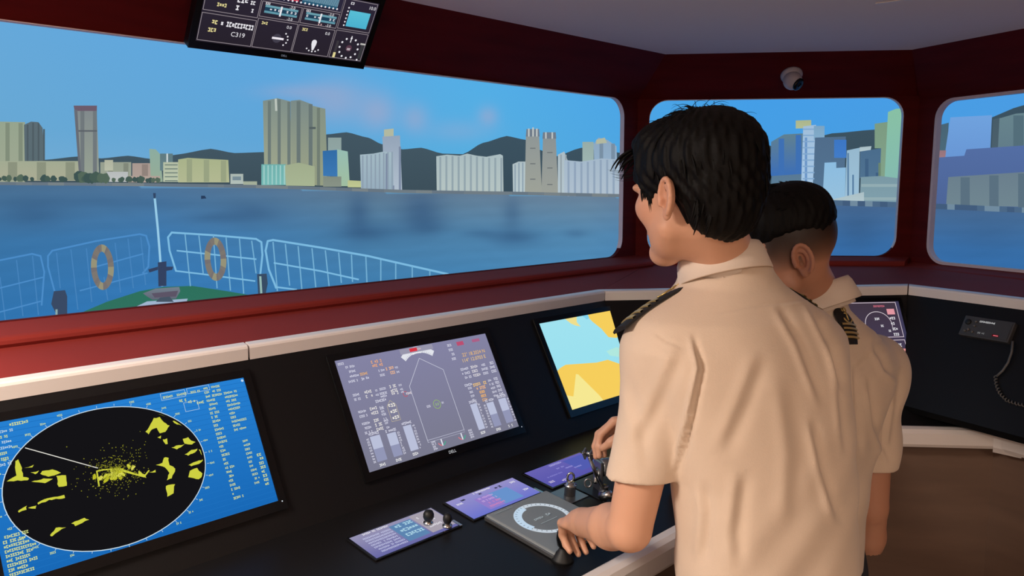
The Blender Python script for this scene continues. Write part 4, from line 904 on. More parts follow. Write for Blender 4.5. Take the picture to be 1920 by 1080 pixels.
rail([(330, 508), (318, 470), (315, 445), (322, 436), (400, 441), (480, 448), (490, 454), (492, 478), (488, 515)], [[(347, 440), (357, 536)], [(373, 442), (381, 512)], [(424, 446), (432, 544)], [(449, 448), (457, 550)], [(472, 452), (480, 512)], [(400, 441), (407, 540)]], [[(332, 470), (480, 486)], [(330, 508), (380, 514), (478, 527)]], BR, 3.6)
rail([(518, 540), (504, 505), (498, 470), (502, 452), (512, 450), (600, 464), (690, 480), (760, 496), (840, 514)], [[(512, 454), (520, 545)], [(535, 458), (543, 535)], [(559, 462), (566, 542)], [(585, 466), (592, 538)], [(610, 470), (617, 536)], [(635, 474), (640, 530)], [(659, 478), (661, 528)], [(686, 482), (688, 530)], [(714, 488), (714, 528)], [(742, 494), (742, 524)], [(773, 500), (773, 520)], [(806, 508), (806, 518)]], [[(514, 493), (600, 508), (672, 524)], [(516, 538), (556, 543)]], BR, 3.8)
def ring_pic(cx, cy, rx_, ry_, wd, rot, lab):
    it = []
    n_ = 28
    for k in range(n_):
        a0, a1 = 2*math.pi*k/n_, 2*math.pi*(k+1)/n_; Q = []
        for a, s_ in ((a0, 1), (a1, 1), (a1, -1), (a0, -1)):
            x, y = (rx_+s_*wd/2)*math.cos(a), (ry_+s_*wd*.62)*math.sin(a); Q.append((cx+x*math.cos(rot)-y*math.sin(rot), cy+x*math.sin(rot)+y*math.cos(rot)))
        it.append((Q, (150, 146, 120) if k % 7 in (0, 1) else random.choice(((118, 112, 112), (124, 118, 112)))))
    LAYER[0] += .5; pic('life_ring', it, lab)
ring_pic(192, 501, 16, 36, 11, -.04, 'left life ring on the pictured bow rail'); ring_pic(404, 486, 15, 34, 11, -.06, 'right life ring on the pictured bow rail')
LAYER[0] += 2
pic('mast', [(q, (152, 204, 232)) for q in strip_line([(290, 370), (296, 430), (300, 480), (304, 536)], 4.2)]+[([(287, 362), (292, 362), (292, 372), (288, 372)], (50, 70, 100))])
pic('bollard', [([(296, 492), (312, 490), (312, 536), (297, 537)], (52, 66, 96)), ([(278, 505), (296, 500), (296, 506), (280, 511)], (52, 66, 96)), ([(312, 500), (325, 500), (323, 506), (312, 508)], (52, 66, 96))])
pic('bollard', [([(101, 546), (122, 544), (126, 556), (126, 592), (108, 594), (96, 570)], (58, 74, 100)), ([(104, 580), (108, 580), (108, 594), (104, 594)], (140, 170, 170))])
pic('bollard', [([(482, 514), (500, 513), (502, 532), (498, 552), (484, 552)], (56, 76, 100)), ([(486, 518), (490, 518), (492, 552), (488, 552)], (150, 186, 180))])
pic('buoy', [([(377, 367), (384, 367), (387, 372), (377, 373)], (40, 60, 90))])

# ------------------------------------------------------------------ people: implicit surfaces meshed with surface nets
def axis_coords(lo, hi, coarse, fine):
    """1-D grid, finer inside the given (lo, hi, step) intervals"""
    xs = [lo]
    while xs[-1] < hi:
        x = xs[-1]; st = coarse
        for a, b, s_ in fine:
            if a-1e-9 <= x < b: st = min(st, s_)
            elif x < a < x+st: st = max(a-x, 1e-3)
        xs.append(x+st)
    return np.array(xs, np.float32)
class Vol:
    def __init__(s, xs, ys, zs): s.a = [xs, ys, zs]; s.D = np.full((len(xs), len(ys), len(zs)), 0.5, np.float32)
    def _sl(s, c, r):
        sl = []
        for i in range(3):
            a, b = np.searchsorted(s.a[i], [c[i]-r, c[i]+r]); sl.append(slice(max(a-1, 0), min(b+1, len(s.a[i]))))
        return tuple(sl)
    def _g(s, sl): return s.a[0][sl[0]][:, None, None], s.a[1][sl[1]][None, :, None], s.a[2][sl[2]][None, None, :]
    def put(s, fn, c, r, k=0.01, op='add'):
        sl = s._sl(c, r)
        if min(q.stop-q.start for q in sl) <= 0: return
        d = fn(*s._g(sl)).astype(np.float32); E_ = s.D[sl]
        if op == 'add':
            if k <= 0: s.D[sl] = np.minimum(E_, d)
            else: h = np.maximum(k-np.abs(E_-d), 0)/k; s.D[sl] = np.minimum(E_, d)-h*h*k*0.25
        else:
            d = -d
            if k <= 0: s.D[sl] = np.maximum(E_, d)
            else: h = np.maximum(k-np.abs(E_-d), 0)/k; s.D[sl] = np.maximum(E_, d)+h*h*k*0.25
    def ell(s, c, r, R=None, k=0.01, op='add'):
        c = np.asarray(c, float); r = np.asarray(r, float); R = np.eye(3) if R is None else np.asarray(R)
        def fn(X, Y, Z):
            x, y, z = X-c[0], Y-c[1], Z-c[2]; q = [R[i][0]*x+R[i][1]*y+R[i][2]*z for i in range(3)]
            k0 = np.sqrt(sum((q[i]/r[i])**2 for i in range(3)))+1e-6; k1 = np.sqrt(sum((q[i]/r[i]**2)**2 for i in range(3)))+1e-6
            return k0*(k0-1)/k1
        s.put(fn, c, r.max()+0.03+k, k, op)
    def cap(s, a, b, ra, rb, k=0.01, op='add'):
        a = np.asarray(a, float); b = np.asarray(b, float); v = b-a; L2 = float(v@v)
        def fn(X, Y, Z):
            x, y, z = X-a[0], Y-a[1], Z-a[2]; t_ = np.clip((x*v[0]+y*v[1]+z*v[2])/L2, 0, 1)
            return np.sqrt((x-t_*v[0])**2+(y-t_*v[1])**2+(z-t_*v[2])**2)-(ra+(rb-ra)*t_)
        s.put(fn, (a+b)/2, math.sqrt(L2)/2+max(ra, rb)+0.03+k, k, op)
    def chain(s, pts, rads, k=0.006, op='add'):
        for i in range(len(pts)-1): s.cap(pts[i], pts[i+1], rads[i], rads[i+1], k, op)
    def loft(s, rows, wd, dp, p=2.3, k=0.02, op='add'):
        """rows: (z, cx, cy, half width, half depth); wd, dp horizontal unit vectors"""
        rows = sorted(rows); zs = [r[0] for r in rows]; T = [np.array([r[i] for r in rows]) for i in range(1, 5)]
        c = np.array([T[0].mean(), T[1].mean(), (zs[0]+zs[-1])/2]); rad = max((zs[-1]-zs[0])/2, T[2].max()+.1)+.08
        def fn(X, Y, Z):
            zf = Z.ravel(); cx, cy, a, b = [np.interp(zf, zs, t_).astype(np.float32)[None, None, :] for t_ in T]
            u_ = (X-cx)*wd[0]+(Y-cy)*wd[1]; v_ = (X-cx)*dp[0]+(Y-cy)*dp[1]
            q = (np.abs(u_/a)**p+np.abs(v_/b)**p)**(1/p); d = (q-1)*np.minimum(a, b)*0.95
            return np.maximum(d, np.maximum(Z-zs[-1], zs[0]-Z))
        s.put(fn, c, rad, k, op)
    def warp(s, fn): s.D += fn(*s._g((slice(None),)*3)).astype(np.float32)
    def mesh(s):
        D = s.D; n = D.shape; ins = D < 0
        act = np.zeros((n[0]-1, n[1]-1, n[2]-1), bool); cnt = np.zeros(act.shape, np.int8)
        for i in (0, 1):
            for j in (0, 1):
                for k in (0, 1): cnt += ins[i:n[0]-1+i, j:n[1]-1+j, k:n[2]-1+k]
        act = (cnt > 0) & (cnt < 8); ijk = np.argwhere(act); N = len(ijk)
        vid = np.full(act.shape, -1, np.int32); vid[act] = np.arange(N)
        acc = np.zeros((N, 3)); num = np.zeros(N); ax = s.a
        for e in range(3):
            o1, o2 = [q for q in range(3) if q != e]
            for u_ in (0, 1):
                for v_ in (0, 1):
                    A = ijk.copy(); A[:, o1] += u_; A[:, o2] += v_; B = A.copy(); B[:, e] += 1
                    da = D[A[:, 0], A[:, 1], A[:, 2]].astype(float); db = D[B[:, 0], B[:, 1], B[:, 2]].astype(float); m_ = (da < 0) != (db < 0)
                    t_ = np.where(m_, da/np.where(np.abs(da-db) < 1e-12, 1, da-db), 0)
                    P = np.stack([ax[q][A[:, q]] for q in range(3)], 1).astype(float); P[:, e] += t_*(ax[e][B[:, e]]-ax[e][A[:, e]])
                    acc += P*m_[:, None]; num += m_
        V = acc/num[:, None]; F_ = []
        for e in range(3):
            o1, o2 = [(1, 2), (2, 0), (0, 1)][e]
            sl0 = [slice(1, n[q]-1) for q in range(3)]; sl0[e] = slice(0, n[e]-1); sl1 = list(sl0); sl1[e] = slice(1, n[e])
            a = ins[tuple(sl0)]; b = ins[tuple(sl1)]
            for pos in (True, False):
                E_ = np.argwhere((a != b) & (a == pos))
                if not len(E_): continue
                for q in range(3):
                    if q != e: E_[:, q] += 1
                def cell(d1, d2):
                    c_ = E_.copy(); c_[:, o1] += d1; c_[:, o2] += d2; return vid[c_[:, 0], c_[:, 1], c_[:, 2]]
                Q = np.stack([cell(-1, -1), cell(0, -1), cell(0, 0), cell(-1, 0)], 1)
                F_.append(Q if pos else Q[:, ::-1])
        F_ = np.concatenate(F_); F_ = F_[(F_ >= 0).all(1)]
        return V, F_
def smooth_vf(V, F_, it=2, lam=0.5):
    e = np.concatenate([F_[:, [0, 1]], F_[:, [1, 2]], F_[:, [2, 3]], F_[:, [3, 0]]]); n = len(V)
    for _ in range(it):
        acc = np.zeros_like(V); c_ = np.zeros(n)
        for a, b in ((0, 1), (1, 0)):
            for q in range(3): acc[:, q] += np.bincount(e[:, a], V[e[:, b], q], n)
            c_ += np.bincount(e[:, a], minlength=n)
        V = V+lam*(acc/np.maximum(c_, 1)[:, None]-V)
    return V
def rot_frame(Fh, pitch, roll=0.0):
    """rows: forward (face), left, up"""
    f_ = nrm([Fh[0], Fh[1], 0]); l_ = np.cross(Z3, f_); u_ = Z3
    f2 = f_*math.cos(pitch)-u_*math.sin(pitch); u2 = u_*math.cos(pitch)+f_*math.sin(pitch)
    l3 = l_*math.cos(roll)+u2*math.sin(roll); u3 = u2*math.cos(roll)-l_*math.sin(roll)
    return np.array([f2, l3, u3])
def to_px_arr(P):
    d = P-CAM; z = d@FW; return 960+FPX*(d@RT)/z, 540-FPX*(d@UP)/z
def vert_normals(V, F_):
    n = np.cross(V[F_[:, 2]]-V[F_[:, 0]], V[F_[:, 3]]-V[F_[:, 1]]); N = np.zeros_like(V)
    for k in range(4):
        for q in range(3): N[:, q] += np.bincount(F_[:, k], n[:, q], len(V))
    return N/np.maximum(np.linalg.norm(N, axis=1), 1e-9)[:, None]
def fold_verts(V, F_, lines):
    """press creases with a raised lip into the cloth along the given lines"""
    N = vert_normals(V, F_); X, Y = to_px_arr(V); face = np.einsum('ij,ij->i', N, CAM-V) > 0; disp = np.zeros(len(V))
    for P, wd, dep in lines:
        P = np.array(P, float); seg = np.linalg.norm(np.diff(P, axis=0), axis=1); tot = seg.sum(); best = np.full(len(V), 1e9); side = np.zeros(len(V)); par = np.zeros(len(V)); s0 = 0
        for i in range(len(P)-1):
            v = P[i+1]-P[i]; t_ = np.clip(((X-P[i][0])*v[0]+(Y-P[i][1])*v[1])/(v@v), 0, 1); dx, dy = X-P[i][0]-t_*v[0], Y-P[i][1]-t_*v[1]; d = np.hypot(dx, dy); m_ = d < best
            best[m_] = d[m_]; side[m_] = np.sign(v[0]*dy-v[1]*dx)[m_]; par[m_] = ((s0+t_*seg[i])/tot)[m_]; s0 += seg[i]
        tap = np.clip(np.minimum(par, 1-par)*5, 0, 1); q = best/wd*side
        disp += dep*tap*(-np.exp(-q*q)+.75*np.exp(-((q-1.5)/.9)**2))
    return V+N*(disp*face)[:, None]
def add_head(V, H, R, neck, k_=1.0):
    L = lambda f_, l_, u_: H+R[0]*f_+R[1]*l_+R[2]*u_
    V.ell(L(-.012, 0, .036), (.098, .076, .090), R, .02)
    V.ell(L(.030, 0, -.030), (.060, .069, .082), R, .03)
    for s_ in (-1, 1):
        V.cap(L(.070, s_*.012, -.100), L(.010, s_*.054, -.062), .017, .017, .026)
        V.ell(L(.056, s_*.048, -.022), (.028, .022, .024), R, .02)
        V.ell(L(.082, s_*.030, .014), (.018, .028, .010), R, .014)       # brow
        V.ell(L(.100, s_*.031, -.004), (.012, .016, .010), R, .008, 'sub')
        V.ell(L(.080, s_*.031, -.004), (.0125, .0125, .0125), R, .003)      # eyeball
        V.ell(L(.100, s_*.011, -.040), (.010, .009, .008), R, .008)        # nostril wing
    V.cap(L(.092, 0, .004), L(.108, 0, -.034), .008, .0095, .012)
    V.ell(L(.093, 0, -.066), (.010, .022, .005), R, .006); V.ell(L(.091, 0, -.076), (.010, .018, .006), R, .006)
    V.ell(L(.101, 0, -.0705), (.008, .020, .0012), R, .002, 'sub')
    V.ell(L(.078, 0, -.104), (.020, .020, .016), R, .02)                   # chin
    V.cap(L(-.022, 0, -.045), neck, .050, .056, .022)
    for s_ in (-1, 1):                                                    # ears
        out = R[1]*s_; bk = nrm(-R[0]*.95+out*.30); upx = nrm(R[2]*.97-R[0]*.22); upx = nrm(upx-bk*(upx@bk)); nn = np.cross(bk, upx); nn = nn if nn@out > 0 else -nn
        c_ = L(-.010, s_*.0800, -.012)+bk*.010; E_ = np.array([bk, upx, nn])
        V.ell(c_, (.019, .031, .0062), E_, .008)
        V.ell(c_-bk*.001-upx*.001+nn*.0075, (.0125, .0215, .0085), E_, .002, 'sub')
        pts = [c_+bk*(.0175*math.cos(a))+upx*(.0295*math.sin(a))+nn*.006 for a in np.linspace(math.radians(200), math.radians(-62), 14)]
        V.chain(pts, [.0042]*14, .002)
        pts = [c_+bk*(.0095*math.cos(a)-.001)+upx*(.0185*math.sin(a)-.001)+nn*.0035 for a in np.linspace(math.radians(100), math.radians(-60), 9)]
        V.chain(pts, [.0030]*9, .003)
        V.ell(c_-upx*.027-bk*.003+nn*.001, (.0085, .010, .0055), E_, .005)
        V.ell(c_-bk*.0135-upx*.006+nn*.004, (.005, .0065, .005), E_, .004)
        V.ell(c_-bk*.005-upx*.008+nn*.006, (.0065, .0085, .009), E_, .002, 'sub')
    return L
def add_hand(V, W, d, palm, thumb_side, curl, spread=0.05, thumb=(0.5, 0.55, 0.3), sc=1.0):
    """W wrist, d wrist-to-knuckles, palm = direction the palm faces, thumb_side; curl: 4 triples of bend angles"""
    d = nrm(d); n = nrm(palm-d*(palm@d)); s_ = nrm(thumb_side-d*(thumb_side@d)-n*(thumb_side@n))
    E_ = np.array([d, s_, n])
    V.ell(W+d*.047*sc, (.052*sc, .038*sc, .0145*sc), E_, .01); V.ell(W+d*.022*sc+s_*.020*sc+n*.006, (.030*sc, .016*sc, .014*sc), E_, .012)
    V.cap(W-d*.01, W+d*.03, .024, .024, .016)
    tips = []
    for i, (off, ln) in enumerate(((.028, 1.0), (.0095, 1.08), (-.0095, 1.02), (-.0275, .82))):
        p_ = W+d*(.084-.006*abs(i-1))*sc+s_*off*sc; dr = nrm(d+s_*spread*(1.2-i)); pts = [W+d*.06*sc+s_*off*.9*sc, p_]; a = 0
        for L_, cu in zip((.043, .026, .021), curl[i]):
            a += cu; q = dr*math.cos(a)+n*math.sin(a); p_ = p_+q*L_*ln*sc; pts.append(p_)
        V.chain(pts, [.0098*sc, .0096*sc, .0086*sc, .0080*sc, .0066*sc], .004); tips.append((p_, q))
        V.ell(p_-n*math.cos(a)*.004+dr*math.sin(a)*.004, (.006, .005, .003), np.array([q, s_, np.cross(q, s_)]), .002)   # nail bed
    p_ = W+d*.030*sc+s_*.026*sc+n*.006; pts = [W+d*.012+s_*.014, p_]
    for k, L_ in enumerate((.038, .030, .024)):
        q = nrm(d*(thumb[0]+.22*k)+s_*(thumb[1]-.22*k)+n*(thumb[2]+.06*k)); p_ = p_+q*L_*sc; pts.append(p_)
    V.chain(pts, [.014*sc, .0135*sc, .0115*sc, .0102*sc, .0078*sc], .006)
    return tips
def hsh(a): return np.sin(a*12.9898)*0.5
def folds(X, Y, Z, seed, amp):
    """soft vertical cloth folds with slow drift"""
    u_ = X*0.62+Y*0.78; w_ = X*0.78-Y*0.62
    a = np.sin(u_*34+3.1*np.sin(Z*5.5+seed)+seed)*np.sin(Z*6+u_*5+seed*1.7)
    b = np.sin((u_*.8+Z*.9)*46+2*np.sin(w_*20+seed)+seed*2)*np.clip(np.sin(Z*11+w_*9+seed*.6), 0, 1)
    c_ = np.sin((u_-Z*.55)*62+seed*3+2.2*np.sin(Z*9))*np.clip(np.sin(Z*8-u_*7+seed), 0, 1)
    return amp*(a*.9+b*.7+c_*.5)
def collar(parent, C0, Rc, rx_, ry_, m='collar_cloth', hh=.036):
    """shirt collar: Rc rows = forward, left, up of the collar ring"""
    V, Fc = [], []; n = 44
    prof = [(.000, -hh), (-.001, hh*.45), (.002, hh*.62), (.007, hh*.60), (.012, hh*.30), (.019, -hh*.75), (.0165, -hh*.80), (.009, hh*.15), (.004, hh*.30), (.003, -hh)]
    for i in range(n+1):
        a = math.radians(-168+336*i/n); fr = max(0, (abs(a)-1.9)/1.05)        # a = 0 at the back
        for o_, h_ in prof:
            r1, r2 = rx_+o_, ry_+o_; hd_ = h_-(fr*.028 if h_ < 0 and o_ > .01 else 0)-fr*.010
            V.append(C0-Rc[0]*r2*math.cos(a)+Rc[1]*r1*math.sin(a)+Rc[2]*hd_)
    q = len(prof)
    for i in range(n):
        for k in range(q): Fc.append((i*q+k, i*q+(k+1) % q, (i+1)*q+(k+1) % q, (i+1)*q+k))
    Fc.append(tuple(range(q))); Fc.append(tuple(range(n*q, (n+1)*q))[::-1])
    return mesh('collar', V, Fc, m, parent, True)
def epaulette(parent, a, b, wdir, width=.056, stripes=4):
    """shoulder board from the neck end a to the shoulder end b"""
    a, b = np.asarray(a, float), np.asarray(b, float); ex = nrm(b-a); L_ = np.linalg.norm(b-a); ey = nrm(wdir-ex*(wdir@ex)); ez = np.cross(ex, ey); ez = ez if ez[2] > 0 else -ez
    n = 10; V, Fc = [], []
    def P(t_, w_, h_): return a+ex*L_*t_+ey*w_*width+ez*(h_+.006*math.sin(math.pi*min(1, t_*1.0))-.004*(2*w_)**2)
    half = lambda t_: .5*(min(1, .55+t_*3) if t_ < .15 else 1)
    for i in range(n+1):
        t_ = i/n
        for w_, h_ in ((-half(t_), 0), (-half(t_)*.55, .0006), (0, .0008), (half(t_)*.55, .0006), (half(t_), 0), (half(t_), -.004), (-half(t_), -.004)): V.append(P(t_, w_, h_))
    for i in range(n):
        for k in range(7): Fc.append((i*7+k, i*7+(k+1) % 7, (i+1)*7+(k+1) % 7, (i+1)*7+k))
    Fc += [tuple(range(7)), tuple(range(n*7, n*7+7))[::-1]]
    e = mesh('epaulette', V, Fc, 'epaulette_black', parent, label='black shoulder board with gold stripes')
    for k in range(stripes):
        t0, t1 = .86-k*.115-.05, .86-k*.115; it = []
        V2 = []; F2 = []
        ws = np.linspace(-.46, .46, 9)
        for w_ in ws: V2 += [P(t0, w_, .0006), P(t1, w_, .0006), P(t0, w_, .0030), P(t1, w_, .0030)]
        for i in range(8): b_ = 4*i; F2 += [(b_+2, b_+6, b_+7, b_+3), (b_, b_+4, b_+6, b_+2), (b_+1, b_+3, b_+7, b_+5)]
        mesh('stripe', V2, F2, 'gold_braid', e)
    c_ = P(.26, 0, .0025)                                                # anchor emblem
    parts = [tube_vf([c_-ex*L_*.15, c_+ex*L_*.12], .0016, 6), tube_vf([c_-ex*L_*.08-ey*.008, c_-ex*L_*.08+ey*.008], .0014, 6), tube_vf([c_-ex*L_*.19+.0045*(math.cos(q)*ex+math.sin(q)*ey) for q in np.linspace(0, 6.283, 12, endpoint=False)], .0013, 6, True),
             tube_vf([c_+ex*(L_*.02+.013*math.cos(q))+ey*.015*math.sin(q) for q in np.linspace(-1.35, 1.35, 12)], [.0008]+[.0018]*10+[.0008], 6)]
    Vv, Ff = join_vf(parts); mesh('anchor_emblem', Vv, Ff, 'gold_braid', e, True)
    Vv, Ff = tube_vf([P(.06, 0, 0), P(.06, 0, .004)], [.005, .0035], 10); mesh('button', Vv, Ff, 'gold_braid', e, True)
    return e
def legs_and_shoes(P, parent, hip, wd, fd, foot_f=0.0):
    """trousers and shoes below the shirt"""
    hip = np.asarray(hip, float); z = hip[2]
    xs = axis_coords(hip[0]-.35, hip[0]+.35, .012, []); ys = axis_coords(hip[1]-.35, hip[1]+.35, .012, []); zs = axis_coords(0.05, z+.12, .014, [])
    T = Vol(xs, ys, zs); wd3 = np.array([wd[0], wd[1], 0]); fd3 = np.array([fd[0], fd[1], 0])
    T.loft([(z-.10, hip[0], hip[1], .165, .115), (z, hip[0], hip[1], .168, .118), (z+.08, hip[0], hip[1], .160, .112)], wd, fd, 2.3, .03)
    feet = []
    for s_ in (-1, 1):
        h_ = hip+wd3*.088*s_-Z3*.06; kn = np.array([*(hip+wd3*.10*s_+fd3*(.02+.03*s_))[:2], .50]); an = np.array([*(hip+wd3*.11*s_+fd3*(-.01+.05*s_))[:2], .09])
        T.cap(h_, kn, .088, .066, .05); T.cap(kn, an, .066, .056, .03); feet.append(an)
    T.D = np.maximum(T.D, (0.075-T.a[2])[None, None, :].astype(np.float32))
    V_, F_ = T.mesh(); V_ = smooth_vf(V_, F_, 2); mesh('trousers', V_, F_, 'trouser_cloth', parent, True)
    for an in feet:
        xs = axis_coords(an[0]-.25, an[0]+.25, .009, []); ys = axis_coords(an[1]-.25, an[1]+.25, .009, []); zs = axis_coords(-.02, .13, .009, [])
        S_ = Vol(xs, ys, zs); a = np.array([an[0], an[1], .045]); S_.cap(a-fd3*.05, a+fd3*.15, .046, .040, .02); S_.cap(a-fd3*.03+Z3*.03, a+Z3*.05, .045, .042, .03)
        S_.D = np.maximum(S_.D, (0.001-S_.a[2])[None, None, :].astype(np.float32)); S_.D = np.maximum(S_.D, (S_.a[2]-.11)[None, None, :].astype(np.float32))
        V_, F_ = S_.mesh(); V_ = smooth_vf(V_, F_, 2); V_[:, 2] = np.maximum(V_[:, 2], 0.0); mesh('shoe', V_, F_, 'shoe_leather', parent, True)
    return feet
def hair_locks(H, R, roots, seg=5, n=4):
    """roots: (start, direction, length, radius, droop) -> tapered curved locks"""
    items = []
    for p0, d0, L_, r0, dr in roots:
        pts = [p0]; d_ = nrm(d0)
        for k in range(seg): pts.append(pts[-1]+d_*L_/seg); d_ = nrm(d_+dr*(1.0/seg))
        items.append(tube_vf(pts, [r0*.75]+[r0*(1-.8*(k/seg)**1.6) for k in range(1, seg+1)], n))
    return join_vf(items)

# ================================================================== nearer officer
SKIN, SKIN2 = (208, 158, 130), (182, 130, 104)
def skin_cols(V_, H, R, base, stub=None, lips=True):
    q = (V_-H)@R.T; c_ = np.tile(lin(base), (len(V_), 1)); f_, l_, u_ = q[:, 0], q[:, 1], q[:, 2]
    red = np.exp(-((f_-.06)/.03)**2-((u_+.03)/.03)**2)*.25+np.exp(-((np.abs(l_)-.085)/.012)**2-((u_+.012)/.04)**2)*.3
    c_ = c_*(1-red[:, None]*np.array([0.02, .22, .22]))
    if lips:
        m_ = np.exp(-((f_-.098)/.014)**2-(l_/.022)**4-((u_+.0705)/.009)**4); c_ = c_*(1-m_[:, None])+lin((170, 92, 84))*m_[:, None]
        e = ((f_-.092)**2+(np.abs(l_)-.031)**2+(u_+.004)**2) < .0052**2; c_[e] = lin((24, 18, 16))
        e2 = (np.abs(u_-.018) < .004) & (np.abs(np.abs(l_)-.032) < .020) & (f_ > .07); c_[e2] = lin((34, 26, 24))
    if stub is not None:
        s_ = np.clip((u_-stub[0]-.10*np.clip(f_-.02, -.12, .04)*stub[2])/stub[1], 0, 1)*((f_ < .042) | (u_ > .085)); s_ = (1-(1-s_)**3)*(np.abs(l_) < .0815); c_ = c_*(1-s_[:, None]*.96)+lin((20, 16, 15))*s_[:, None]*.96
    return c_
def build_officer(cfg):
    H, R = cfg['H'], cfg['R']; wd, fd = cfg['wd'], cfg['fd']
    foot = np.array([cfg['hip'][0], cfg['hip'][1], 0.0])
    t = empty('person', foot, cfg['label'], 'person')
    xs = axis_coords(*cfg['gx'], .006, cfg['fx']); ys = axis_coords(*cfg['gy'], .006, cfg['fy']); zs = axis_coords(.70, cfg['ztop'], .007, cfg['fz'])
    V = Vol(xs, ys, zs)
    L = add_head(V, H, R, cfg['neck'])
    V.loft([(z_, x_, y_, a-.022, b-.022) for z_, x_, y_, a, b in cfg['torso'] if a > .05 and z_ < cfg['neck'][2]+.03], wd, fd, 2.2, .03)
    for arm in cfg['arms']:
        V.cap(arm['S'], arm['E'], .050, .039, .03); V.cap(arm['E'], arm['E']+(arm['W']-arm['E'])*.35, .037, .041, .008); V.cap(arm['E']+(arm['W']-arm['E'])*.35, arm['W'], .041, .027, .012)
        add_hand(V, arm['W'], arm['d'], arm['palm'], arm['side'], arm['curl'], thumb=arm.get('thumb', (.5, .55, .3)))
    V_, F_ = V.mesh(); V_ = smooth_vf(V_, F_, 1, .4)
    body = mesh('body', V_, F_, 'skin', t, True, cols=skin_cols(V_, H, R, cfg['skin'], cfg.get('stub')))
    # shirt
    gx, gy = cfg['gx'], cfg['gy']
    xs = axis_coords(gx[0]+.1, gx[1]+.05, .0045, []); ys = axis_coords(gy[0]-.06, gy[1]+.06, .0045, []); zs = axis_coords(cfg['torso'][0][0]-.03, cfg['neck'][2]+.10, .0045, [])
    S_ = Vol(xs, ys, zs)
    S_.loft(cfg['torso'], wd, fd, 2.25, .02)
    for arm in cfg['arms']:
        v = arm['E']-arm['S']; hem = arm['S']+v*arm['hem']
        S_.cap(arm['S']+v*.04, arm['S']+v*1.05, arm['r0'], arm['r1'], .012); S_.ell(arm['S']+v*.02, (arm['r0'],)*3, None, .06)
    sd = cfg['seed']; S_.warp(lambda X, Y, Z: folds(X, Y, Z, sd, .0034)*np.clip((cfg['neck'][2]-.05-Z)/.12, .15, 1))
    X, Y, Z = S_._g((slice(None),)*3)
    for arm in cfg['arms']:                                            # cut the sleeves at the hem and hollow them
        v = arm['E']-arm['S']; L2 = float(v@v); n_ = nrm(v+np.asarray(arm.get('hemtilt', (0, 0, 0)))); hem = arm['S']+v*arm['hem']; sl = S_._sl(arm['S']+v*.75, .26)
        x, y, z = S_._g(sl); pd = (x-hem[0])*n_[0]+(y-hem[1])*n_[1]+(z-hem[2])*n_[2]
        tx = np.clip(((x-arm['S'][0])*v[0]+(y-arm['S'][1])*v[1]+(z-arm['S'][2])*v[2])/L2, 0, 1.5); rad = np.sqrt((x-arm['S'][0]-tx*v[0])**2+(y-arm['S'][1]-tx*v[1])**2+(z-arm['S'][2]-tx*v[2])**2)
        near = rad-(arm['r1']+.030); Dm = S_.D[sl]
        cut = np.maximum(near, -pd)                                     # inside = beyond the hem, near the arm
        # keep the torso: only cut where the torso itself is outside
        Tv = Vol(xs[sl[0]], ys[sl[1]], zs[sl[2]]); Tv.loft(cfg['torso'], wd, fd, 2.25, 0); keep = -Tv.D-.004
        S_.D[sl] = np.maximum(Dm, np.minimum(-cut, Tv.D*-1+.0) if False else np.maximum(Dm, np.minimum(-cut, 1)) if False else np.where(cut < 0, np.minimum(np.maximum(Dm, -cut), np.maximum(Tv.D+folds(x, y, z, sd, .0034), -.5)), Dm))
        inner = np.maximum(rad-(arm['r1']-.007), -(pd+.05)); S_.D[sl] = np.where((Tv.D > .01), np.maximum(S_.D[sl], -inner), S_.D[sl])
    S_.cap(cfg['neck']-Z3*.05, L(-.02, 0, -.02), .052, .052, .004, 'sub')
    V_, F_ = S_.mesh(); V_ = smooth_vf(V_, F_, 2, .5)
    V_ = fold_verts(V_, F_, cfg['folds'])
    sh = mesh('shirt', V_, F_, 'shirt_cloth', t, True, label='off-white short-sleeved uniform shirt')
    collar(sh, cfg['collar'][0], cfg['collar'][1], cfg['collar'][2], cfg['collar'][3])
    px_ = np.stack(to_px_arr(V_), -1); dep_ = (V_-CAM)@FW
    def snap(q):
        if len(q) == 3: return np.asarray(q)
        m_ = np.hypot(px_[:, 0]-q[0], px_[:, 1]-q[1]) < 9; i = np.where(m_)[0]; i = i[dep_[i] < dep_[i].min()+.03]; c_ = V_[i].mean(0); return c_+nrm(CAM-c_)*.003+Z3*.004
    for a, b, w_ in cfg['boards']: epaulette(sh, snap(a), snap(b), np.asarray(w_))
    legs_and_shoes(None, t, cfg['hip'], wd, fd)
    return t, L, sh
FAr = np.array([-.985, .17]); RA = rot_frame(FAr, .10); HA = at(1302, 358, 1.30)
SLa, SRa = at(1252, 655, 1.34), at(1512, 655, 1.47); wdA = nrm((SRa-SLa)[:2]); fdA = np.array([-wdA[1], wdA[0]])
NA = at(1366, 500, 1.385); ELa = at(1180, 992, 1.365); HLa = at(1066, 975, 1.68)
dfa = nrm(HLa-ELa); WLa = ELa+dfa*.245
ERa = np.array([1.44, 1.385, .995]); WRa = np.array([1.215, 1.385, 1.045])
pA = lambda px, py, d=1.38: at(px, py, d)
def row(px, py, d, a, b): q = at(px, py, d); return (q[2], q[0], q[1], a, b)
torsoA = [row(1440, 1150, 1.40, .178, .125), row(1438, 1000, 1.39, .172, .122), row(1432, 880, 1.38, .172, .124), row(1415, 780, 1.375, .184, .128), row(1398, 690, 1.37, .196, .128), row(1388, 640, 1.37, .200, .124), row(1380, 590, 1.37, .172, .112), row(1374, 560, 1.375, .130, .098), row(1368, 532, 1.38, .094, .086), row(1362, 508, 1.38, .078, .080), row(1358, 480, 1.38, .070, .074)]
CTR = rot_frame((fdA+FAr)/2, .34)
